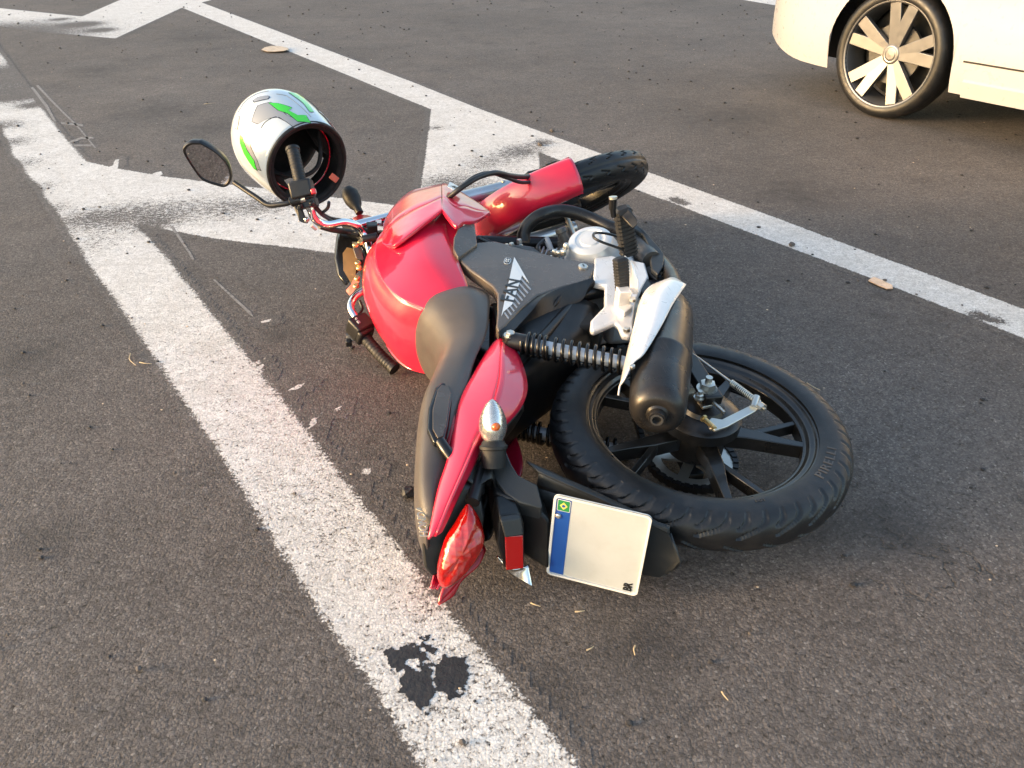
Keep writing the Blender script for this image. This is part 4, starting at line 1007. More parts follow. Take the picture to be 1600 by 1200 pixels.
# grab rail
prism('grab_rail', [(0.0718,-0.1160,0.5382),(0.0903,-0.1140,0.5263),(0.0885,-0.1120,0.5074),(0.0683,-0.1120,0.5020),(0.0194,-0.1120,0.5112),(-0.0457,-0.1120,0.5244),(-0.0791,-0.1100,0.5339),(-0.0904,-0.1100,0.5443),(-0.0893,-0.1120,0.5569),(-0.0528,-0.1160,0.5652),(0.0055,-0.1180,0.5577)], (0, 0.022, 0), M_blackg, bike, 0.006, seg=3)
prism('grab_rail_top_sheen', [(0.0593,-0.1185,0.5343),(0.0759,-0.1165,0.5252),(0.0726,-0.1145,0.5116),(0.0532,-0.1145,0.5099),(0.0050,-0.1145,0.5189),(-0.0481,-0.1145,0.5294),(-0.0773,-0.1135,0.5383),(-0.0826,-0.1145,0.5481),(-0.0596,-0.1175,0.5552),(-0.0054,-0.1195,0.5502)], (0, 0.004, 0), M_panel, bike, 0.001)  # flat top of the rail, paler: its sky sheen is put into the colour
tube('grab_rail_bar', [(-0.0816,-0.1040,0.5436),(-0.0994,-0.1000,0.5361),(-0.1161,-0.0920,0.5265)], 0.011, M_blackg, bike, 12, 8)
prism('cowl_bracket', [(-0.0143,-0.1000,0.5175),(-0.0011,-0.1040,0.5062),(-0.0425,-0.1020,0.5122),(-0.0991,-0.0960,0.5304),(-0.0759,-0.0980,0.5325)], (0, 0.02, 0), M_redp, bike, 0.003)

# right rear indicator and stalk
i0 = V((-0.1228,-0.1180,0.4523)); i1 = V((-0.0757,-0.1900,0.4488))
ia = (i1-i0).normalized(); IL = (i1-i0).length
lathe('indicator_stalk', [(-0.038, 0.021), (-0.006, 0.023), (-0.004, 0.0255), (0.001, 0.0255), (0.003, 0.0225), (0.010, 0.019)], i0, ia, M_rubber, bike, 32, smooth=30)
def indicator(c, ax, L, w, nm='indicator'):
    prof = [(0.008, w*0.62), (0.015, w*0.80), (0.026, w*0.97), (0.036, w), (0.048, w*0.92), (0.060, w*0.72), (0.070, w*0.45), (0.076, w*0.2), (0.078, 0.0)]
    prof = [(a*L/0.078, r) for a, r in prof]
    sh = lathe(nm, [(a, r*0.86) for a, r in prof], c, ax, M_reflector, bike, 24, smooth=40)
    # clear outer lens
    lathe('lens', prof, c, ax, M_clear, sh, 40, smooth=60)
    return sh
ind = indicator(i0, ia, IL*0.98, 0.0255)
bb = i0+ia*(IL*0.56)+V((-0.021, 0, 0.0))
vv, ff = lathe_g([(0, 0.0), (0.002, 0.006), (0.007, 0.0085), (0.012, 0.006), (0.014, 0)], bb+V((0.004, 0, 0)), V((-1, -0.2, -0.25)), 20)
mk('bulb', vv, ff, M_orange, ind)
# crushed left indicator on the ground
v, f = grid_g([[(-0.2209,0.0600,0.4567),(-0.2227,0.0660,0.4498),(-0.2490,0.0660,0.4459)], [(-0.2350,0.0750,0.4468),(-0.2408,0.0680,0.4386),(-0.2543,0.0680,0.4280)], [(-0.2469,0.0880,0.4331),(-0.2480,0.0760,0.4242),(-0.2505,0.0680,0.4132)], [(-0.2717,0.0940,0.4007),(-0.2649,0.0880,0.4009),(-0.2447,0.0660,0.4028)]], 14, 10)
mk('crushed_indicator', v, f, M_reflector, bike, smooth=20, solid=0.004)['label'] = 'cracked silver left rear indicator pressed to the ground'

# rear mudguard, plate holder, reflector, number plate
prism('plate_bracket', [(-0.1027,-0.0800,0.4722),(-0.1233,-0.0800,0.4504),(-0.0997,-0.0860,0.4254),(-0.1309,-0.0800,0.4199),(-0.1564,-0.0740,0.4112),(-0.1814,-0.0700,0.3809),(-0.2147,-0.0500,0.3773),(-0.2191,-0.0500,0.3805),(-0.2018,-0.0520,0.4163),(-0.1792,-0.0550,0.4378),(-0.1482,-0.0620,0.4504),(-0.1210,-0.0740,0.4688)], (0.0, 0.045, 0.0), M_grey, bike, 0.004)
mg_r = [(-0.1626,-0.0800,0.3764),(-0.1955,-0.0680,0.3231),(-0.2231,-0.0550,0.2727),(-0.2724,-0.0350,0.1947),(-0.2912,-0.0280,0.1660)]
mg_l = [(x+0.03*i/4, 0.075+0.02*i/4, z) for i, (x, y, z) in enumerate(mg_r)]
mg_r2 = [(x+0.030, y, z+0.016) for x, y, z in mg_r]
mg_l2 = [(x+0.030, y, z+0.016) for x, y, z in mg_l]
mid_ = [(a[0]+0.004, 0.0, a[2]) for a in mg_r]
rows = [mg_r2, mg_r, [(m[0], -0.040, m[2]) for m in mid_], [(m[0], 0.040, m[2]) for m in mid_], mg_l, mg_l2]
mb = MB()
for a_, b_ in zip(rows[:-1], rows[1:]):
    v, f = strip_g(a_, b_, 20, 4); mb.add(v, f)
end = [r[-1] for r in rows]
tip_r, tip_m, tip_l = (-0.3239,0.0100,0.1525), (-0.3100,0.0450,0.1488), (-0.2844,0.0950,0.1638)
v, f = strip_g([mg_r[-1], mid_[-1], mg_l[-1]], [tip_r, tip_m, tip_l], 8, 3); mb.add(v, f)
mb.build('rear_mudguard', M_grey, bike, smooth=25, solid=0.004)
prism('mudguard_flap', [(-0.2633,-0.0400,0.2065),(-0.2757,-0.0400,0.1953),(-0.2930,-0.0300,0.1669),(-0.3222,0.0120,0.1516),(-0.3177,0.0350,0.1556),(-0.2915,0.0880,0.1660),(-0.2680,0.0950,0.2141),(-0.2686,-0.0200,0.2290)], (0.016, 0, 0.010), M_grey, bike, 0.004)
# reflector block
rq = [(-0.2421,-0.0200,0.4495),(-0.2376,-0.0120,0.4166),(-0.2497,0.0600,0.4146),(-0.2531,0.0560,0.4469)]
prism('reflector_housing', [(-0.2306,-0.0520,0.4575),(-0.2206,-0.0460,0.4195),(-0.2361,-0.0260,0.4135),(-0.2496,0.0660,0.4108),(-0.2504,0.0640,0.4485),(-0.2381,0.0100,0.4618)], (0.05, 0.0, 0.0), M_black, bike, 0.004)
prism('housing_cap', [(-0.2325,-0.0540,0.4579),(-0.2260,-0.0500,0.4206),(-0.2425,-0.0220,0.4168),(-0.2456,-0.0240,0.4514)], (-0.012, 0, 0), M_grey, bike, 0.003)
prism('reflector', rq, (-0.008, 0, 0), M_rednut, bike, 0.0015)
prism('mudguard_stem', [(-0.1713,-0.0500,0.4572),(-0.1968,-0.0520,0.4292),(-0.2118,-0.0400,0.3830),(-0.2264,-0.0200,0.3640),(-0.2571,0.0750,0.3669),(-0.2228,0.0700,0.4032),(-0.1956,0.0600,0.4371),(-0.1742,0.0200,0.4586)], (0.055, 0, 0.0), M_black, bike, 0.006)
# plate
pc3 = V((-0.2692,0.0000,0.2865)); 
pTL, pTR, pBR, pBL = [V(p) for p in [(-0.2338,-0.0980,0.3672),(-0.3096,-0.0980,0.2170),(-0.3178,0.0980,0.2119),(-0.2439,0.0980,0.3638)]]
cenp = (pTL+pTR+pBR+pBL)/4
ex = ((pTR-pTL)+(pBR-pBL)).normalized(); ey0 = ((pTL-pBL)+(pTR-pBR)); ey = (ey0-ex*ey0.dot(ex)).normalized()
ez = ex.cross(ey).normalized()
if ez.x > 0: ez = -ez
pw, ph = ((pTR-pTL).length+(pBR-pBL).length)/4, ((pTL-pBL).length+(pTR-pBR).length)/4
def rrect(w, h, r, n=6, ox=0, oy=0):
    out = []
    for cxs, cys, a0 in ((1, 1, 0), (-1, 1, 90), (-1, -1, 180), (1, -1, 270)):
        for i in range(n+1):
            a = math.radians(a0+90*i/n); out.append((ox+cxs*(w-r)+r*math.cos(a), oy+cys*(h-r)+r*math.sin(a)))
    return out
def onp(l, h): return [tuple(cenp+ex*a+ey*b+ez*h) for a, b in l]
plate = prism('number_plate', onp(rrect(pw, ph, 0.010), 0.0), ez*-0.0022, M_plate, bike, 0.0006)
mb = MB()
o_, i_ = rrect(pw, ph, 0.010), rrect(pw-0.0045, ph-0.0045, 0.007)
n = len(o_)
vv = [V(p) for p in onp(o_, 0.0004)+onp(i_, 0.0028)+onp(o_, 0.0030)]
fo = onp(o_, 0.0030); fi = onp(i_, 0.0030); fi0 = onp(i_, 0.0004)
mb.add([V(p) for p in fo+fi+fi0], [(i, (i+1) % n, n+(i+1) % n, n+i) for i in range(n)]+[(n+i, n+(i+1) % n, 2*n+(i+1) % n, 2*n+i) for i in range(n)])
mb.build('plate_rim', M_inkw, plate, smooth=30)
s_l = -pw+0.005
prism('blue_band', onp([(s_l, -ph+0.006), (s_l+0.026, -ph+0.006), (s_l+0.026, ph-0.006), (s_l, ph-0.006)], 0.0006), ez*-0.0004, M_plateb, plate, 0)
fl_c = (s_l+0.0135, ph-0.022)
prism('flag', onp(rrect(0.0115, 0.0130, 0.002, 3, *fl_c), 0.0012), ez*-0.0004, M_inkw, plate, 0)
prism('flag', onp(rrect(0.0103, 0.0118, 0.0015, 3, *fl_c), 0.0016), ez*-0.0003, M_plateg, plate, 0)
prism('flag', onp([(fl_c[0]-0.007, fl_c[1]), (fl_c[0], fl_c[1]-0.0085), (fl_c[0]+0.007, fl_c[1]), (fl_c[0], fl_c[1]+0.0085)], 0.0020), ez*-0.0003, mat('flag_yellow', (0.62, 0.55, 0.12), 0.4), plate, 0)
prism('flag', onp([(fl_c[0]+0.0030*math.cos(a*PI/8), fl_c[1]+0.0030*math.sin(a*PI/8)) for a in range(16)], 0.0024), ez*-0.0003, M_plateb, plate, 0)
mb = MB(); mb.add(*lathe_g([(0, 0.0055), (0.003, 0.005), (0.0045, 0.003)], cenp+ex*(s_l+0.006)+ey*(ph-0.047)+ez*0.0006, ez, 14)); mb.build('plate_screw', M_zinc, plate)
text('lettering', 'BR', 0.021, cenp+ex*(pw-0.0185)+ey*(-ph+0.017)+ez*0.0010, ey, -ex, M_inkb, plate, 0.0002, sx=0.85, bold=0.0008)

# ---------------------------------------------------------------- steered front end
fr = rim('front_wheel', TF, 20, 5)
v, f = tyre_g(TF, 0.264, 0.042, 0.0445, 900, groove_front); mk('tyre', v, f, M_tyre, fr, smooth=50)
lathe('brake_disc', [(-0.002, 0.118), (0.002, 0.118), (0.002, 0.075), (-0.002, 0.075)], TF((0, -0.058, 0)), fy, M_zinc, bike, 56, closed=True)
tube('front_axle', [TF((0, -0.12, 0)), TF((0, 0.12, 0))], 0.009, M_zinc, bike, 12)
for s in (-1, 1):
    b0 = V((0.045, 0.094*s, 0.0))
    a0 = TF(b0+V((-0.045, 0, -0.03))); a1 = TF(b0+V((0, 0, 0.36))); a2 = TF(b0+V((0, 0, 0.70)))
    lathe('fork_slider', [(0.0, 0.012), (0.002, 0.022), (0.05, 0.023), (0.09, 0.0235), (0.36, 0.0245), (0.375, 0.0255), (0.385, 0.0255), (0.387, 0.020)], TF((0.03, 0.094*s, -0.035)), fz, M_forkal, bike, 32, smooth=40)
    lathe('dust_seal', [(0, 0.0255), (0.016, 0.0265), (0.024, 0.021)], TF((0.03, 0.094*s, 0.348)), fz, M_rubber, bike, 28)
    tube('fork_stanchion', [TF((0.03, 0.094*s, 0.34)), TF((0.03, 0.094*s, 0.74))], 0.0155, M_chrome, bike, 24)
prism('lower_triple_clamp', [TF(q) for q in ((0.055, -0.115, 0.545), (0.055, 0.115, 0.545), (0.01, 0.115, 0.545), (-0.05, 0.04, 0.545), (-0.05, -0.04, 0.545), (0.01, -0.115, 0.545))], fz*0.035, M_black, bike, 0.006)
prism('top_triple_clamp', [TF(q) for q in ((0.055, -0.115, 0.72), (0.055, 0.115, 0.72), (0.01, 0.115, 0.72), (-0.05, 0.04, 0.72), (-0.05, -0.04, 0.72), (0.01, -0.115, 0.72))], fz*0.025, M_black, bike, 0.006)
# front fender: an arch round the tyre with side skirts
rows = []
for k in range(31):
    a = math.radians(90+66-(66+42)*k/30)     # 90 = above the axle (towards the steering head); larger = behind
    u = k/30
    w = 0.052+0.004*math.sin(PI*u)
    drop = 0.045+0.055*max(0, math.sin(PI*min(1, max(0, (u-0.18)/0.62))))
    if u < 0.1: drop = 0.03+0.15*u
    R_ = 0.328
    ring = []
    for l, rr in ((-w-0.006, R_-drop), (-w-0.004, R_-0.030), (-w+0.004, R_-0.012), (-0.030, R_-0.001), (0, R_+0.003), (0.030, R_-0.001), (w-0.004, R_-0.012), (w+0.004, R_-0.030), (w+0.006, R_-drop)):
        ring.append(tuple(TF((rr*math.cos(a), l, rr*math.sin(a)))))
    rows.append(ring)
v, f = grid_g(rows, 60, 33)
mk('front_fender', v, f, M_red, bike, smooth=50, solid=0.0035, offset=-1)
mb = MB()
for q in ((0.05, -0.105, 0.30), (-0.02, -0.10, 0.20)):
    mb.add(*bolt_g(TF(q), -fy, 0.007, 0.006))
for q in ((0.05, 0.100, 0.30), (0.0, 0.098, 0.23)): mb.add(*bolt_g(TF(q), fy, 0.007, 0.006))
mb.each('fender_bolt', M_zinc, bike)
# right calliper and hose
mb = MB(); mb.add(*box_g(TF((-0.055, -0.075, 0.10)), fx*0.06, fy*0.05, fz*0.09)); mb.add(*box_g(TF((-0.02, -0.085, 0.06)), fx*0.07, fy*0.02, fz*0.05)); mb.build('brake_caliper', M_black, bike, bevel=0.008)
tube('brake_hose', [(1.0874,-0.1532,0.0940),(1.0706,-0.1565,0.1236),(1.0301,-0.1578,0.1689),(0.9640,-0.1877,0.2318),(0.9201,-0.2160,0.2859),(0.8833,-0.2209,0.3363),(0.8590,-0.2118,0.3748),(0.8511,-0.1924,0.4074),(0.8770,-0.1495,0.4440)], 0.0075, M_cord, bike, 12, 50)
tube('speedometer_cable', [(1.0792,-0.1440,0.0871),(1.0376,-0.1419,0.1393),(0.9861,-0.1585,0.1984),(0.9460,-0.1917,0.2536),(0.9231,-0.2153,0.3036),(0.8953,-0.2166,0.3489),(0.8668,-0.2018,0.3879),(0.8660,-0.1756,0.4182)], 0.0055, M_cord, bike, 10, 50)
mb = MB()
for q in [(1.0514,-0.1640,0.1260),(1.0634,-0.1669,0.1118),(1.0754,-0.1699,0.0976),(1.0761,-0.1751,0.0819),(1.0877,-0.1603,0.0684)]: mb.add(*lathe_g([(-0.006, 0.010), (0.008, 0.011), (0.010, 0.006)], q, (0.5, -0.8, 0.2), 10))
mb.add(*tube_g([(1.0462,-0.1526,0.1421),(1.0595,-0.1606,0.1162),(1.0689,-0.1640,0.0867),(1.0802,-0.1672,0.0685)], 0.009, 10, 12)); mb.each('hose_fitting', M_black, bike)

# handlebar
bar = [(0.8463,-0.2098,0.8239),(0.8405,-0.1666,0.7975),(0.8405,-0.1427,0.7919),(0.8479,-0.1222,0.7793),(0.8588,-0.1088,0.7572),(0.8886,-0.1008,0.7150),(0.9013,-0.0840,0.6831),(0.9065,-0.0614,0.6671),(0.8938,-0.0392,0.6548),(0.8710,-0.0183,0.6498),(0.8464,0.0054,0.6468),(0.8204,0.0320,0.6477),(0.7969,0.0491,0.6566),(0.7756,0.0583,0.6790),(0.7617,0.0653,0.6990),(0.7443,0.0749,0.7104),(0.7252,0.0839,0.7114),(0.7033,0.0938,0.7021),(0.6676,0.1119,0.6853)]
tube('handlebar', bar, 0.0108, M_chrome, bike, 20, 160)
def grip(pts, m, nm='grip', n=60, ribs=True):
    P = crom(pts, n)
    v, f = tube_g(P, lambda t: (0.0165 if t < 0.06 else 0.0185 if t > 0.93 else 0.0158+(0.0009 if ribs and int(t*26) % 2 else 0)), 20)
    return mk(nm, v, f, m, bike, smooth=40)
grip([(0.8426,-0.2250,0.8121),(0.8789,-0.2631,0.8203),(0.9256,-0.2979,0.8296)], M_rubber)
grip([(0.6459,0.1230,0.6815),(0.5923,0.1507,0.6426),(0.5494,0.1698,0.6069)], M_rubber)
# switch housings, levers
mb = MB()
def blk(px, ax, sz, k=0):
    ax = V(ax).normalized(); side = ax.cross(V((0.3, -1, 0.2))).normalized(); up = side.cross(ax)
    mb.add(*box_g(px, ax*sz[0], side*sz[1], up*sz[2]))
gax = V((0.8781,-0.2703,0.8210))-V((0.8408,-0.2063,0.8094))
blk((0.8384,-0.2197,0.8109), gax, (0.045, 0.058, 0.046)); blk((0.8350,-0.1997,0.8050), gax, (0.018, 0.044, 0.040))
mb.build('switch_housing', M_black, bike, bevel=0.005)
mb = MB(); blk((0.8058,-0.2266,0.7799), gax, (0.014, 0.013, 0.010)); mb.build('kill_switch', M_rednut, bike, bevel=0.002)
mb = MB(); blk((0.8289,-0.1843,0.8001), gax, (0.022, 0.050, 0.034)); mb.add(*bolt_g((0.8007,-0.1924,0.7868), V((-0.2, -1, 0.2)), 0.0075, 0.010)); mb.add(*bolt_g((0.8113,-0.1819,0.8160), V((-0.2, -1, 0.2)), 0.007, 0.010)); mb.build('lever_clamp', M_black, bike, bevel=0.003)
mb = MB(); mb.add(*tube_g([(0.8225,-0.1951,0.8230),(0.8181,-0.2032,0.8024)], 0.008, 12)); mb.build('mirror_boss', M_zinc, bike)
prism('brake_lever', [(0.8407,-0.1662,0.8323),(0.8427,-0.1720,0.8201),(0.8276,-0.1457,0.8111),(0.8210,-0.1301,0.8044),(0.8243,-0.1310,0.8177),(0.8245,-0.1369,0.8286)], V((0.012, 0, 0)), M_black, bike, 0.003)
tube('brake_lever_blade', [(0.8344,-0.1431,0.8233),(0.8684,-0.1688,0.8349),(0.9096,-0.2107,0.8215),(0.9516,-0.2483,0.8287)], 0.006, M_black, bike, 10, 20)
mb = MB(); mb.add(*bolt_g((0.8169,-0.1412,0.8063), V((-0.2, -1, 0.2)), 0.007, 0.010)); mb.add(*tube_g([(0.8270,-0.1233,0.7971),(0.8285,-0.1110,0.7868)], 0.006, 8)); mb.build('lever_bolt', M_zinc, bike)
lax = V((0.5494,0.1698,0.6069))-V((0.6459,0.1230,0.6815))
mb = MB()
blk((0.6672,0.1052,0.6899), lax, (0.052, 0.060, 0.052)); blk((0.6459,0.1191,0.6795), lax, (0.020, 0.050, 0.046)); mb.build('switch_housing', M_black, bike, bevel=0.007, seg=3)
mb = MB(); blk((0.6516,0.0812,0.6933), lax, (0.010, 0.007, 0.010)); blk((0.6602,0.0741,0.6977), lax, (0.006, 0.006, 0.006)); mb.build('indicator_switch', M_inkgrey, bike, bevel=0.001)
prism('clutch_lever', [(0.6781,0.1356,0.7317),(0.6728,0.1295,0.7140),(0.6531,0.1346,0.6976),(0.6524,0.1393,0.7116),(0.6599,0.1511,0.7297)], V((0.010, 0, 0)), M_black, bike, 0.002)
mb = MB(); mb.add(*box_g((0.6610,0.1481,0.7243), V((0.02, 0, 0)), V((0, 0.018, 0)), V((0, 0, 0.016)))); mb.build('lever_perch', M_black, bike, bevel=0.003)
# cables along the bar
for pp, w in (([(0.8402,-0.1788,0.7829),(0.8549,-0.1502,0.7731),(0.8882,-0.1159,0.7517),(0.9399,-0.0836,0.7201),(0.9412,-0.0696,0.6837),(0.9318,-0.0487,0.6513)], 0.0045), ([(0.8417,-0.1711,0.7871),(0.8576,-0.1378,0.7694),(0.8894,-0.1035,0.7408),(0.9351,-0.0732,0.7032),(0.9252,-0.0526,0.6674)], 0.004),
              ([(0.8358,-0.1828,0.7460),(0.8468,-0.1620,0.7516),(0.8613,-0.1435,0.7672)], 0.0045), ([(0.8511,-0.1095,0.7790),(0.8766,-0.0848,0.7460),(0.9139,-0.0599,0.7098),(0.9135,-0.0507,0.6785)], 0.0085), ([(0.7756,0.0863,0.6882),(0.7529,0.0982,0.6825),(0.7268,0.1024,0.6938)], 0.004)):
    tube('cable', pp, w, M_cord, bike, 10, 30)
# right mirror
tube('mirror_stem', [(0.8233,-0.1980,0.8162),(0.8242,-0.1947,0.8329),(0.8237,-0.1886,0.8531),(0.8307,-0.1831,0.8770),(0.8375,-0.1791,0.8942),(0.8482,-0.1805,0.9110),(0.8642,-0.1887,0.9289),(0.8912,-0.1999,0.9589),(0.9196,-0.2127,0.9906)], lambda t: 0.0135 if t < 0.2 else 0.0068, M_black, bike, 12, 60, smooth=40)
mo = [(0.9406,-0.3164,1.0883),(0.9374,-0.3178,1.0670),(0.9368,-0.3152,1.0548),(0.9406,-0.2910,1.0247),(0.9483,-0.2565,1.0026),(0.9587,-0.2207,0.9983),(0.9642,-0.1972,1.0062),(0.9685,-0.1815,1.0227),(0.9704,-0.1851,1.0441),(0.9685,-0.2034,1.0802),(0.9615,-0.2405,1.0967),(0.9502,-0.2831,1.1090),(0.9458,-0.3016,1.1062)]
mc = sum((V(p) for p in mo), V())/len(mo)
mnrm = (V(mo[3])-mc).cross(V(mo[8])-mc).normalized()
if mnrm.x > 0: mnrm = -mnrm
mring = crom(mo, 52, True)
pl_ = lambda p: V(p)-mnrm*((V(p)-mc).dot(mnrm))
mring = [pl_(p) for p in mring]
lev = [(0.87, 0.000), (0.90, 0.004), (0.97, 0.004), (1.0, 0.000), (1.0, -0.006), (0.93, -0.020), (0.70, -0.032), (0.35, -0.038)]
vv = []; ff = []
for s, h in lev:
    for p in mring: vv.append(mc+(p-mc)*s+mnrm*h)
n = 52
for i in range(len(lev)-1):
    for k in range(n): ff.append((i*n+k, i*n+(k+1) % n, (i+1)*n+(k+1) % n, (i+1)*n+k))
ff.append(tuple((len(lev)-1)*n+k for k in range(n)))
mir = mk('mirror', vv, ff, M_black, bike, smooth=40)
prism('mirror_glass', [tuple(mc+(p-mc)*0.875+mnrm*0.0008) for p in mring], mnrm*-0.002, M_mirror, mir, 0)

# instrument cluster and headlamp cowl beyond the tank
clu = [(0.9354,-0.0345,0.7228),(0.9206,-0.0265,0.7414),(0.8746,0.0041,0.7512),(0.8265,0.0335,0.7467),(0.7843,0.0502,0.7237),(0.7951,0.0310,0.7062),(0.8177,0.0089,0.6743),(0.8594,-0.0167,0.6609),(0.9137,-0.0346,0.6762)]
cz = V((0.16, -0.02, -0.02))
prism('instrument_cluster', clu, V((0.07, 0, 0)), M_blackg, bike, 0.008, seg=3)
cq = sum((V(p) for p in clu), V())/len(clu)
prism('gauge_face', [tuple(cq+(V(p)-cq)*0.92+V((-0.020, -0.004, 0.0))) for p in [(0.9114,-0.0216,0.7132),(0.8936,-0.0111,0.7267),(0.8360,0.0156,0.7274),(0.7885,0.0395,0.7053),(0.8103,0.0239,0.6932),(0.8589,-0.0102,0.6827),(0.8968,-0.0238,0.6952)]], V((0.002, 0, 0)), M_gauge_sheen, bike, 0)
prism('cluster_stay', [(0.8758,-0.0460,0.6972),(0.8664,-0.0380,0.6803),(0.8428,-0.0256,0.6711),(0.8205,-0.0131,0.6691),(0.8283,-0.0182,0.6895),(0.8512,-0.0305,0.6952)], V((0.012, 0, 0)), M_panel, bike, 0.003)
prism('cowl_flap', [(0.7740,0.0046,0.6921),(0.7530,0.0134,0.6828),(0.7425,0.0307,0.6947),(0.7364,0.0423,0.7077),(0.7442,0.0504,0.7135),(0.7532,0.0409,0.7229),(0.7600,0.0277,0.7080)], V((0.006, 0, 0)), M_orangep, bike, 0.002)
mb = MB()
for q in [(0.8398,-0.0514,0.6866),(0.8508,-0.0530,0.6724),(0.7913,-0.0211,0.6829),(0.7825,-0.0099,0.6805),(0.7463,0.0250,0.6924),(0.7579,0.0080,0.6875)]: mb.add(*bolt_g(q, (-0.3, -1, 0.3), 0.008, 0.009, 8))
mb.each('cluster_bolt', M_brass, bike)
mb = MB(); mb.add(*tube_g([(0.8751,-0.0528,0.6684),(0.8741,-0.0563,0.6505),(0.8730,-0.0615,0.6254)], 0.011, 12)); mb.add(*box_g((0.9202,-0.0536,0.6387), V((0.03, 0, 0)), V((0, 0.05, 0)), V((0, 0, 0.03)))); mb.build('bar_clamp', M_black, bike, bevel=0.003)
prism('headlamp_cowl', [(1.1051,-0.0142,0.6995),(1.1080,-0.0245,0.6755),(1.0835,-0.0322,0.6505),(1.0529,-0.0341,0.6170),(1.0268,-0.0352,0.6085),(0.9835,-0.0431,0.6153),(0.9918,-0.0449,0.6500),(1.0366,-0.0298,0.6782)], V((0.10, 0.06, -0.05)), M_redp, bike, 0.006)
prism('cowl_decal', [(1.0185,-0.0440,0.6289),(1.0158,-0.0454,0.6102),(0.9920,-0.0471,0.6110),(0.9934,-0.0451,0.6259)], V((0.003, 0, 0)), M_inkw, bike, 0)
fi0_, fi1_ = V((1.1290,-0.0193,0.6736)), V((1.1869,-0.0564,0.6990))
lathe('front_indicator', [(0, 0.012), (0.02, 0.013), (0.03, 0.020), (0.05, 0.026), (0.075, 0.026), (0.095, 0.016), (0.10, 0.0)], fi0_, fi1_-fi0_, M_rubber, bike, 24)
lathe('headlamp', [(0, 0.03), (0.02, 0.07), (0.05, 0.085), (0.075, 0.085), (0.09, 0.06), (0.095, 0.0)], TF((0.06, 0, 0.62)), fx, M_blackg, bike, 36)

# ------------------------------------------------------------------ helmet hung over the upper grip
HC = V((-0.6577,2.2919,0.4787))
HU = V((-0.6547,0.6997,0.2942)).normalized()               # crown
HF = V((0.2165,0.5128,-0.8303)); HF = (HF-HU*HF.dot(HU)).normalized()   # face
HS = HU.cross(HF)
HM = Matrix((HF, HS, HU)).transposed().to_4x4(); HM.translation = HC
helmet = thing('helmet', 'white, green and grey full-face helmet hung upside on the raised handlebar grip', 'helmet', HM)
helmet['label'] = 'white full-face helmet with green flashes hung over the raised handlebar grip'
def hshell(ang, u, off=0.0):
    ca, sa = math.cos(ang), math.sin(ang)
    k = math.sqrt(max(0, 1-(u/0.138)**2)) if u >= 0 else math.sqrt(1-(abs(u)/0.30)**2)
    af = 0.150 if ca < 0 else 0.148+(0.018*min(1, max(0, -u/0.09)))*ca
    return V((af*k*ca*(1+off/0.13), 0.137*k*sa*(1+off/0.13), u+(off if u > 0.1 else off*u/0.13)))
us = [-0.136, -0.122, -0.105, -0.09, -0.075, -0.058]+[-0.058+0.0155*i for i in range(1, 7)]+[0.05, 0.065, 0.08, 0.095, 0.108, 0.119, 0.128, 0.134, 0.1372]
na = 96
vv, ff = [], []
for u in us:
    for k in range(na): vv.append(hshell(2*PI*k/na, u))
vv.append(V((0, 0, 0.138)))
for i in range(len(us)-1):
    um = (us[i]+us[i+1])/2
    for k in range(na):
        a = (k+0.5)/na*360; a = a-360 if a > 180 else a
        if abs(a) < 36 and -0.045 < um < 0.024: continue
        ff.append((i*na+k, i*na+(k+1) % na, (i+1)*na+(k+1) % na, (i+1)*na+k))
for k in range(na): ff.append(((len(us)-1)*na+k, (len(us)-1)*na+(k+1) % na, len(vv)-1))
M_hel = mat('helmet_white_gloss', (0.52, 0.57, 0.60), 0.2, var=0.02, coat=1.0, coat_rough=0.03)
M_pad = mat('helmet_black_lining', (0.0035, 0.0033, 0.0035), 0.75, var=0.2, bump=0.0004, bscale=500)
M_green = mat('green_graphic', (0.055, 0.62, 0.03), 0.2, var=0.03, coat=1.0)
M_hgrey = mat('grey_graphic', (0.27, 0.28, 0.29), 0.2, var=0.03, coat=1.0)
M_purple = mat('mauve_graphic', (0.25, 0.20, 0.25), 0.2, var=0.03, coat=1.0)
M_hred = mat('red_graphic', (0.62, 0.015, 0.04), 0.2, var=0.03, coat=1.0)
M_hblk = mat('black_graphic', (0.012, 0.011, 0.013), 0.2, var=0.03, coat=1.0)
sh = mk('shell', vv, ff, [M_hel, M_pad], helmet, smooth=60)
md = sh.modifiers.new('solid', 'SOLIDIFY'); md.thickness = 0.022; md.offset = -1; md.material_offset = 1; md.material_offset_rim = 1
tr = [hshell(2*PI*k/64, -0.136, -0.004)+V((0, 0, -0.002)) for k in range(65)]
tube('edge_trim', tr, 0.0058, M_rubber, helmet, 10)
tr2 = [hshell(2*PI*k/64, -0.118, -0.030) for k in range(65)]
tube('red_piping', tr2, 0.0018, M_hred, helmet, 6)
vt, ftp = [], []
for k in range(40):
    a = math.radians(-66+132*k/39)
vport = [hshell(math.radians(a), u, 0.001) for a, u in [(-36+72*i/20, 0.030) for i in range(21)]+[(36, 0.030-0.078*i/6) for i in range(1, 6)]+[(36-72*i/20, -0.048) for i in range(21)]+[(-36, -0.048+0.078*i/6) for i in range(1, 6)]]
tube('port_gasket', vport+[vport[0]], 0.005, M_rubber, helmet, 8)
for a0 in (70, -70):
    mb = MB()
    c = hshell(math.radians(a0), -0.072, -0.040)
    mb.add(*box_g(c, V((0.085, 0, 0)), V((0, 0.030, 0)), V((0, 0, 0.075))))
    mb.build('cheek_pad', M_pad, helmet, bevel=0.014, seg=3)
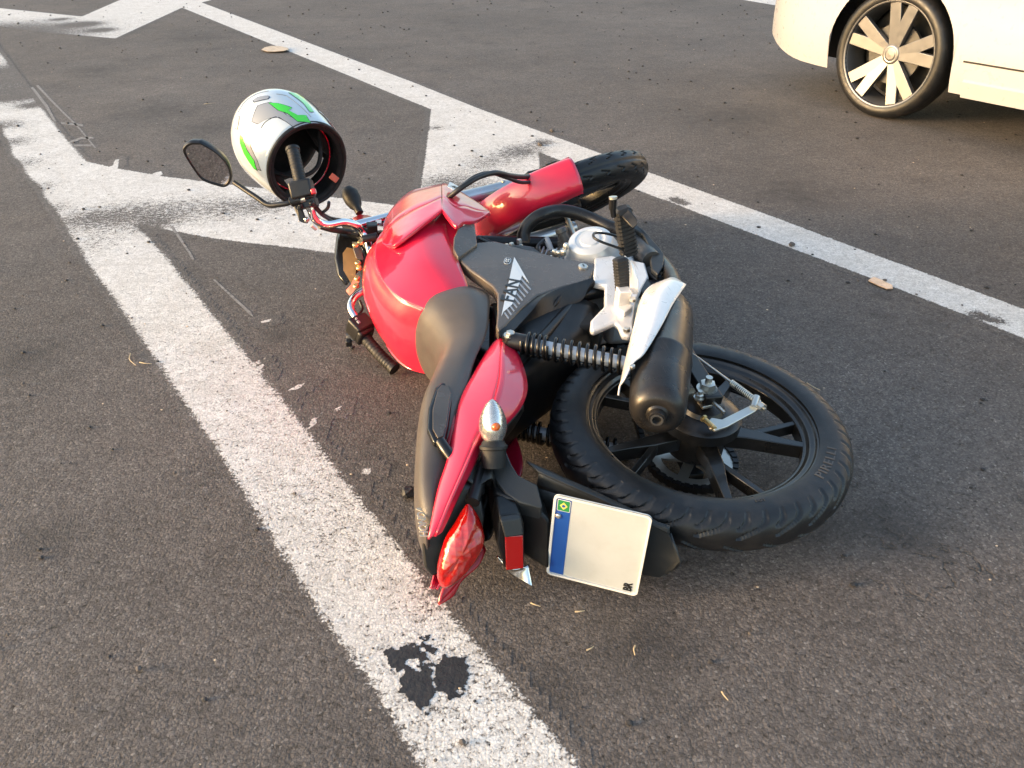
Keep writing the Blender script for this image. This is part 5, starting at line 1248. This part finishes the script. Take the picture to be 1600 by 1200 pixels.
tube('chin_strap', [hshell(math.radians(100), -0.09, -0.03), V((0.02, 0.04, -0.125)), V((0.03, -0.01, -0.135)), V((0.02, -0.05, -0.115)), hshell(math.radians(-100), -0.09, -0.03)], 0.006, M_pad, helmet, 8, 24)
def hpatch(name, au, m, off, line=True):
    if line and m not in (M_hblk, M_inkw):
        ca = sum(a for a, u in au)/len(au); cu = sum(u for a, u in au)/len(au)
        big = []
        for a, u in au:
            d = math.hypot((a-ca)*0.13, u-cu)+1e-6; k = 1+0.0022/d
            big.append((ca+(a-ca)*k, cu+(u-cu)*k))
        hpatch('graphic_outline', big, M_hblk, off-0.0003)
    bm = bmesh.new()
    vs = [bm.verts.new((a*0.13, u, 0)) for a, u in au]
    bm.faces.new(vs)
    bmesh.ops.triangulate(bm, faces=bm.faces)
    bmesh.ops.subdivide_edges(bm, edges=bm.edges, cuts=3, use_grid_fill=True)
    v = [hshell(q.co.x/0.13, q.co.y, off) for q in bm.verts]
    bm.verts.index_update()
    f = [tuple(w.index for w in p.verts) for p in bm.faces]
    bm.free()
    o = mk(name, v, f, m, helmet, smooth=60)
    nrm = sum((p.normal.dot(V(p.center)) for p in o.data.polygons))
    if nrm < 0: o.data.flip_normals()
    return o
hpatch('graphic', [(3.1329,-0.0085),(3.3772,-0.0256),(3.4034,-0.0887),(3.5517,-0.1304),(3.8048,-0.1368),(3.9619,-0.1400),(3.3510,-0.1400),(3.2638,-0.0855),(3.0980,-0.0684),(2.8711,-0.0555),(2.8187,-0.0320)], M_hgrey, 0.0006)
hpatch('graphic', [(3.3249,-0.0235),(3.4732,-0.0427),(3.6216,-0.0737),(3.5168,-0.0791),(3.6041,-0.1047),(3.7699,-0.1090),(3.7437,-0.1389),(3.4994,-0.1250),(3.4558,-0.0887),(3.3510,-0.0652)], M_green, 0.0012)
hpatch('graphic', [(3.8834,0.0033),(4.0928,0.0129),(4.2324,0.0172),(4.0579,-0.0887),(3.9357,-0.0940),(3.9706,-0.0534),(3.9532,-0.0341)], M_green, 0.0012)
hpatch('graphic', [(2.4347,-0.0106),(2.4347,-0.0224),(2.2777,-0.0513),(2.1904,-0.0823),(2.0071,-0.0930),(1.9984,-0.0769),(2.1642,-0.0395),(2.2951,-0.0192)], M_green, 0.0012)
hpatch('graphic', [(2.6005,-0.0128),(2.7140,-0.0267),(2.3911,-0.0641),(2.2427,-0.0951),(2.0682,-0.1101),(2.0333,-0.0940),(2.2340,-0.0577),(2.3824,-0.0320)], M_hgrey, 0.0006)
hpatch('graphic', [(4.38, 0.075), (4.62, 0.085), (4.95, 0.06), (5.05, -0.03), (4.75, -0.06), (4.46, -0.045), (4.36, 0.01)], M_purple, 0.0009)
hpatch('graphic', [(4.33, -0.045), (4.50, -0.055), (4.75, -0.068), (5.0, -0.045), (5.05, -0.095), (4.7, -0.108), (4.40, -0.100), (4.26, -0.075)], M_hblk, 0.0009)
hpatch('graphic', [(4.32, -0.060), (4.44, -0.066), (4.42, -0.074), (4.30, -0.070)], M_inkw, 0.0013)
hpatch('graphic', [(4.46, -0.066), (4.56, -0.070), (4.52, -0.094), (4.44, -0.090)], M_inkw, 0.0013)
hpatch('graphic', [(4.62, -0.072), (4.70, -0.075), (4.72, -0.100), (4.60, -0.098)], M_inkw, 0.0013)
hpatch('graphic', [(4.36, -0.103), (4.60, -0.112), (4.95, -0.100), (4.95, -0.131), (4.50, -0.132), (4.36, -0.122)], M_hred, 0.0011)
hpatch('vent_slot', [(3.1503,0.0215),(3.2725,0.0193),(3.4208,0.0054),(3.4296,-0.0031),(3.3685,-0.0074),(3.2376,0.0033),(3.1416,0.0108)], M_hgrey, 0.0010)
hpatch('vent_slot', [(2.4784,0.0204),(2.5918,0.0279),(2.6965,0.0311),(2.7140,0.0225),(2.6180,0.0129),(2.4958,0.0086)], M_hgrey, 0.0010)
def hline(name, au, m, r=0.0009):
    pts = []
    for (a0, u0), (a1, u1) in zip(au[:-1], au[1:]):
        for i in range(6): pts.append(hshell(a0+(a1-a0)*i/6, u0+(u1-u0)*i/6, 0.0004))
    pts.append(hshell(*au[-1], 0.0004))
    tube(name, pts, r, m, helmet, 6)
hline('panel_line', [(2.8449,-0.0705),(2.9671,-0.0684),(3.0892,-0.0716),(3.2201,-0.0780),(3.2987,-0.1101),(3.3423,-0.1400)], M_hblk)
hline('panel_line', [(3.6041,0.0011),(3.7612,-0.0149),(3.8223,-0.0598),(3.8659,-0.1165)], M_hgrey)
hline('panel_line', [(2.7576,0.0418),(3.0107,0.0503),(3.3074,0.0450),(3.5517,0.0300)], M_hgrey)
tp = HM.inverted() @ V((-0.4820,2.1162,0.4271))
mb = MB(); mb.add(*box_g(tp, HM.to_3x3().inverted() @ V((0.0179,-0.0043,-0.0141)), HM.to_3x3().inverted() @ V((-0.0101,-0.0070,-0.0109)), HM.to_3x3().inverted() @ V((0.0000,0.0034,-0.0022)))); mb.build('strap_tag', M_orangep, helmet, bevel=0.001)

# ------------------------------------------------------------------ white car passing in the next lane
ca_ = math.radians(33)
cf = V((-math.sin(ca_), math.cos(ca_), 0)); cl_ = V((-cf.y, cf.x, 0))
cc_ = V((*(2.033,4.423), 0))-cf*1.28-cl_*0.80
CM = Matrix((cf, cl_, V((0, 0, 1)))).transposed().to_4x4(); CM.translation = cc_
car = thing('car', 'white hatchback with alloy wheels driving past in the next lane', 'car', CM)
WR = 0.322
def belt(x):
    if x > 0.75: return 1.00-0.25*((x-0.75)/1.55)**1.7
    if x < -1.7: return 0.98-0.25*((-1.7-x)/0.35)
    return 1.00-0.01*(0.75-x)/2.4
def hwid(x, z):
    w = 0.885
    w -= 0.05*max(0, (0.42-z)/0.25)**2
    w -= 0.05*max(0, (z-0.70)/0.3)**2
    w += 0.012*math.exp(-((z-0.74)/0.05)**2)
    if x > 1.45: w *= max(0.45, 1-0.40*((x-1.45)/0.90)**2.4)
    if x < -1.45: w *= 1-0.18*((-1.45-x)/0.6)**2
    return w
def bottom(x):
    b = 0.20
    for wx in (1.28, -1.28):
        d = abs(x-wx)
        if d < 0.368: b = max(b, 0.32+math.sqrt(max(0, 0.368**2-d*d)))
    if x > 1.85: b = max(b, 0.20+0.08*((x-1.85)/0.45)**2)
    return b
xs = sorted(set([round(-2.05+0.05*i, 3) for i in range(88)]+[1.28+s*0.368*math.cos(PI*i/24) for i in range(25) for s in (1,)]+[-1.28+0.368*math.cos(PI*i/24) for i in range(25)]))
mb = MB(); nr = 14
for s in (1, -1):
    vv = []; ff = []
    for x in xs:
        b0, b1 = bottom(x), belt(x)
        for j in range(nr):
            z = b0+(b1-b0)*j/(nr-1); vv.append((x, s*hwid(x, z), z))
    for i in range(len(xs)-1):
        for j in range(nr-1): ff.append((i*nr+j, i*nr+j+1, (i+1)*nr+j+1, (i+1)*nr+j))
    mb.add(vv, ff)
vv = []; ff = []; nc = 13
hx = [x for x in xs if x > 0.70]
for x in hx:
    for j in range(nc):
        t = -1+2*j/(nc-1); vv.append((x, t*hwid(x, belt(x)), belt(x)+0.05*(1-t*t)*(1 if x < 1.9 else (2.1-x)/0.2)))
for i in range(len(hx)-1):
    for j in range(nc-1): ff.append((i*nc+j, i*nc+j+1, (i+1)*nc+j+1, (i+1)*nc+j))
mb.add(vv, ff)
for xe in (xs[-1], xs[0]):
    vv = []; ff = []
    for i in range(nr):
        z = bottom(xe)+(belt(xe)-bottom(xe))*i/(nr-1)
        for j in range(nc):
            t = -1+2*j/(nc-1); vv.append((xe+(0.10 if xe > 0 else -0.06)*(1-t*t)*math.sin(PI*(0.15+0.7*i/(nr-1))), t*hwid(xe, z), z))
    for i in range(nr-1):
        for j in range(nc-1): ff.append((i*nc+j, i*nc+j+1, (i+1)*nc+j+1, (i+1)*nc+j))
    mb.add(vv, ff)
gh = [(0.80, 0.985, 0.80), (0.10, 1.44, 0.60), (-0.60, 1.48, 0.60), (-1.35, 1.42, 0.57), (-1.75, 1.22, 0.62), (-2.0, 0.97, 0.74)]
rf = gh[1:5]
mb.add([(x, t*w, z+0.03*(1-t*t)) for x, z, w in rf for t in (-1, -0.5, 0, 0.5, 1)], [(i*5+j, i*5+j+1, (i+1)*5+j+1, (i+1)*5+j) for i in range(3) for j in range(4)])
for s in (1, -1):
    for a, b in ((gh[0], gh[1]), ((-0.30, 0.99, 0.85), (-0.35, 1.47, 0.605)), ((-1.55, 0.97, 0.82), gh[3]), (gh[5], gh[4])):
        mb.add(*tube_g([(a[0], s*a[2], a[1]), (b[0], s*b[2], b[1])], 0.035, 8))
body = mb.build('body', M_car, car, smooth=45)
for (a, b) in ((gh[0], gh[1]), (gh[5], gh[4])):
    mk('window', [(a[0], -a[2], a[1]), (a[0], a[2], a[1]), (b[0], b[2], b[1]), (b[0], -b[2], b[1])], [(0, 1, 2, 3)], M_carglass, car, smooth=0, solid=0.005)
for s in (1, -1):
    mk('window', [(0.78, s*0.83, 0.985), (-0.30, s*0.845, 0.985), (-0.35, s*0.60, 1.46), (0.10, s*0.60, 1.43)], [(0, 1, 2, 3)], M_carglass, car, smooth=0, solid=0.005)
    mk('window', [(-0.32, s*0.845, 0.985), (-1.55, s*0.82, 0.97), (-1.33, s*0.57, 1.41), (-0.37, s*0.60, 1.46)], [(0, 1, 2, 3)], M_carglass, car, smooth=0, solid=0.005)
    # headlamp wrapped round the corner
    vv = []; ff = []; n1, n2 = 10, 5
    for i in range(n1):
        x = 1.90+0.36*i/(n1-1)
        for j in range(n2):
            t = j/(n2-1); zt = belt(x)-0.030; zb = belt(x)-0.12-0.04*i/(n1-1)
            z = zb+(zt-zb)*t; vv.append((x, s*(hwid(x, z)+0.004), z))
    for i in range(n1-1):
        for j in range(n2-1): ff.append((i*n2+j, i*n2+j+1, (i+1)*n2+j+1, (i+1)*n2+j))
    mk('headlight', vv, ff, M_lampgl, car, solid=0.004)
    # sill moulding and door gaps
    vv = []; ff = []
    sx_ = [-0.86+0.05*i for i in range(35)]
    for x in sx_:
        for z, o in ((0.185, -0.02), (0.19, 0.014), (0.265, 0.016), (0.275, 0.0)): vv.append((x, s*(hwid(x, z)+o), z))
    for i in range(len(sx_)-1):
        for j in range(3): ff.append((i*4+j, i*4+j+1, (i+1)*4+j+1, (i+1)*4+j))
    mk('sill', vv, ff, M_car, car, smooth=30)
    for xg in (0.40, -0.62):
        vv = []; ff = []
        for i in range(14):
            z = 0.29+0.68*i/13
            for o in (-0.004, 0.004): vv.append((xg+o-0.05*math.sin(PI*i/13)*(1 if xg > 0 else 0), s*(hwid(xg, z)+0.0015), z))
        for i in range(13): ff.append((2*i, 2*i+1, 2*i+3, 2*i+2))
        mk('door_gap', vv, ff, M_dark, car, smooth=0, solid=0.003)
    vv = []; ff = []
    for i in range(30):
        x = -0.86+1.72*i/29
        for z in (0.352, 0.360): vv.append((x, s*(hwid(x, z)+0.0015), z))
    for i in range(29): ff.append((2*i, 2*i+1, 2*i+3, 2*i+2))
    mk('body_crease', vv, ff, M_dark, car, smooth=0, solid=0.003)
    box('door_handle', (-0.12, s*0.893, 0.86), (0.16, 0, 0), (0, 0.03, 0), (0, 0, 0.025), M_car, car, 0.008)
    box('door_mirror', (0.62, s*0.99, 1.03), (0.12, 0, 0), (0, 0.18, 0), (0, 0, 0.12), M_car, car, 0.03, seg=3)
mb = MB(); mb.add(*box_g((0, 0, 0.34), (3.6, 0, 0), (0, 1.30, 0), (0, 0, 0.24)))
for wx in (1.28, -1.28): mb.add(*box_g((wx, 0, 0.52), (0.80, 0, 0), (0, 1.28, 0), (0, 0, 0.55)))
mb.build('underbody', M_dark, car, smooth=0)
prism('grille', [(2.325, -0.42, 0.46), (2.36, 0, 0.46), (2.325, 0.42, 0.46), (2.32, 0.36, 0.32), (2.35, 0, 0.31), (2.32, -0.36, 0.32)], (0.03, 0, 0), M_dark, car, 0.005)
for wx in (1.28, -1.28):
    for s in (1, -1):
        o = V((wx, s*0.80, WR)); ax = V((0, s, 0))
        lathe_prof = [(-0.10, 0.250), (-0.105, 0.268), (-0.10, 0.292), (-0.085, 0.312), (-0.05, 0.322), (0.02, 0.322), (0.055, 0.313), (0.068, 0.296), (0.072, 0.278), (0.066, 0.262), (0.060, 0.252), (0.03, 0.246), (-0.08, 0.246)]
        mbw = MB()
        mbw.add(*lathe_g([(0.062, 0.252), (0.066, 0.262), (0.060, 0.264), (0.052, 0.250), (0.02, 0.240), (-0.09, 0.238), (-0.09, 0.246), (0.02, 0.248)], o, ax, 64, closed=True))
        xa = V((1, 0, 0)); za = V((0, 0, 1))
        for k in range(5):
            for dd, sg in ((-12, 1), (12, -1)):
                a0 = math.radians(72*k+24); a1 = math.radians(72*k+24+dd)
                d0 = xa*math.cos(a0)+za*math.sin(a0); d1 = xa*math.cos(a1)+za*math.sin(a1)
                p0 = o+d0*0.045+ax*0.030; p1 = o+d1*0.250+ax*0.052
                d = p1-p0; sd = d.cross(ax).normalized()
                w0, w1 = 0.032, 0.030
                q = [p0+sd*w0, p1+sd*w1, p1-sd*w1, p0-sd*w0]
                mbw.add(*prism_g(q, -ax*0.028))
        mbw.add(*lathe_g([(0.0, 0.052), (0.030, 0.050), (0.036, 0.040), (0.034, 0.030), (0.038, 0.026), (0.039, 0)], o, ax, 32))
        wheel = mbw.build('wheel', M_alloy, car, smooth=35, bevel=0.003)
        lathe('tyre', lathe_prof, o, ax, M_tyre, wheel, 72, closed=True, smooth=50)
        lathe('brake_disc', [(-0.02, 0.15), (0.0, 0.15), (0.0, 0.05), (-0.02, 0.05)], o, ax, M_pipe, wheel, 40, closed=True)
        lathe('wheel_well', [(-0.10, 0.225), (-0.088, 0.225), (-0.088, 0.0)], o, ax, M_dark, wheel, 40)

# ------------------------------------------------------------------ small things on the road
def flat_bit(name, pts, th, m, label, cat, curl=0.0, group=None):
    c = V((sum(p[0] for p in pts)/len(pts), sum(p[1] for p in pts)/len(pts), 0))
    v, f = prism_g([(p[0]-c.x, p[1]-c.y, 0.004+curl*((p[0]-c.x)**2+(p[1]-c.y)**2)*30) for p in pts], (0, 0, th))
    o = mk(name, v, f, m, None, smooth=0, bevel=th*0.3)
    o.location = c
    return tag(o, label, cat, group)
flat_bit('dry_leaf', [(-1.927,6.560),(-1.924,6.642),(-1.887,6.696),(-1.805,6.693),(-1.740,6.634),(-1.710,6.550),(-1.731,6.471),(-1.801,6.474),(-1.861,6.476)], 0.0015, M_leaf, 'pale dry leaf lying just below the far white line', 'leaf', 0.02)
flat_bit('plastic_chip', [(1.160,2.325),(1.178,2.344),(1.190,2.349),(1.208,2.319),(1.223,2.286),(1.214,2.263),(1.195,2.263),(1.178,2.287)], 0.004, M_chip, 'amber plastic chip lying against the white line at right', 'plastic chip', 0.0)
def straw(p, q, label, w=0.0016, grp=None):
    a, b = V((p[0], p[1], 0.006)), V((q[0], q[1], 0.005))
    c = (a+b)/2; mid = V(((b-a).y, -(b-a).x, 0))*0.12+V((0, 0, 0.002))
    v, f = tube_g([a-c, mid, b-c], lambda t: w*(1-0.5*t), 6, 8)
    o = mk('dry_straw', v, f, M_straw); o.location = c
    tag(o, label, 'straw', 'dry straws scattered on the asphalt')
straw((-1.063,1.896), (-1.024,1.833), 'short straw lying left of the broad white line, below the bar end')
straw((-1.019,1.847), (-0.983,1.840), 'flat curved straw beside the broad white line at far left')
straw((0.031,0.985), (0.048,0.978), 'thin straw on the asphalt below the number plate, nearest the tail')
straw((0.109,0.964), (0.127,0.967), 'short pale straw on the asphalt straight below the number plate')
straw((0.123,0.880), (0.136,0.889), 'slanting pale straw, lower of those below the number plate')
straw((0.207,0.889), (0.204,0.870), 'upright thin straw on the asphalt right of the tar patch')
straw((0.334,0.797), (0.341,0.782), 'straw on bare asphalt at lower right, far from the motorcycle')
straw((0.765,1.715), (0.789,1.681), 'thin straw just right of the rear tyre')
straw((-1.810,4.820), (-1.751,4.850), 'pale straw on the asphalt left of the helmet')
def stone(name, p, r, m, seed):
    rnd = random.Random(seed); bm = bmesh.new(); bmesh.ops.create_icosphere(bm, subdivisions=2, radius=r)
    for q in bm.verts:
        q.co *= 0.8+0.4*rnd.random(); q.co.z *= 0.65
    me = bpy.data.meshes.new(name); bm.to_mesh(me); bm.free(); me.materials.append(m)
    o = bpy.data.objects.new(name, me); COL.objects.link(o); o.location = (p[0], p[1], r*0.5+0.003)
    return o
tag(stone('pebble', (1.002,2.625), 0.011, M_stone, 1), 'dark pebble on the lower edge of the white line at right', 'pebble', 'larger pebbles on the road')
tag(stone('pebble', (0.149,3.911), 0.013, M_stone, 2), 'dark pebble on the worn chevron behind the front fender', 'pebble', 'larger pebbles on the road')
tag(stone('pebble', (0.222,4.167), 0.011, M_stone, 3), 'dark pebble just beyond the line near the front tyre', 'pebble', 'larger pebbles on the road')
tag(stone('plastic_crumb', (-0.450,1.918), 0.008, M_tar, 4), 'black crumb of plastic beside the left handlebar switch', 'plastic crumb')
tag(stone('tar_lump', (-0.223,1.289), 0.016, M_tar, 5), 'black lump of tar beside the seat', 'tar lump')

mb = MB()
rnd = random.Random(11)
ico = bmesh.new(); bmesh.ops.create_icosphere(ico, subdivisions=1, radius=1.0)
iv = [q.co.copy() for q in ico.verts]; jf = [tuple(w.index for w in p.verts) for p in ico.faces]; ico.free()
for k in range(1900):
    y = 0.3+8.5*rnd.random()**1.2; x = (rnd.random()-0.5)*(1.8+1.7*y)
    if abs(x) < 0.9 and 1.0 < y < 2.2 and rnd.random() < 0.5: continue
    r = 0.0012+0.0030*rnd.random()**3+(0.004*rnd.random() if rnd.random() < 0.05 else 0)
    mb.add([V((x+q.x*r*(0.8+0.5*rnd.random()), y+q.y*r, 0.003+(q.z*0.7+0.5)*r)) for q in iv], jf)
gv = mb.build('gravel', M_stone, None, smooth=0); gv['kind'] = 'stuff'; tag(gv, 'fine brown grit scattered over the whole road', 'grit')
mb = MB()
for k in range(1900):
    y = 0.3+9.5*rnd.random()**0.8; x = (rnd.random()-0.5)*(1.8+1.7*y)
    if abs(x) < 0.9 and 1.0 < y < 2.2 and rnd.random() < 0.6: continue
    r = 0.0014+(0.0045+0.0006*y)*rnd.random()**2.5
    mb.add([V((x+q.x*r*(0.8+0.6*rnd.random()), y+q.y*r, 0.001+(q.z*0.6+0.4)*r)) for q in iv], jf)
gv = mb.build('tar_crumbs', M_tar, None, smooth=0); gv['kind'] = 'stuff'; tag(gv, 'small black crumbs scattered over the road', 'crumbs')
mb = MB()
for k in range(260):
    y = 0.3+7*rnd.random(); x = (rnd.random()-0.5)*(1.8+1.7*y)
    r = 0.0012+0.0022*rnd.random()
    mb.add([V((x+q.x*r*(0.8+0.9*rnd.random()), y+q.y*r, 0.001+(q.z*0.4+0.4)*r)) for q in iv], jf)
gv = mb.build('pale_grit', M_leaf, None, smooth=0); gv['kind'] = 'stuff'; tag(gv, 'tiny pale specks scattered over the road', 'grit')
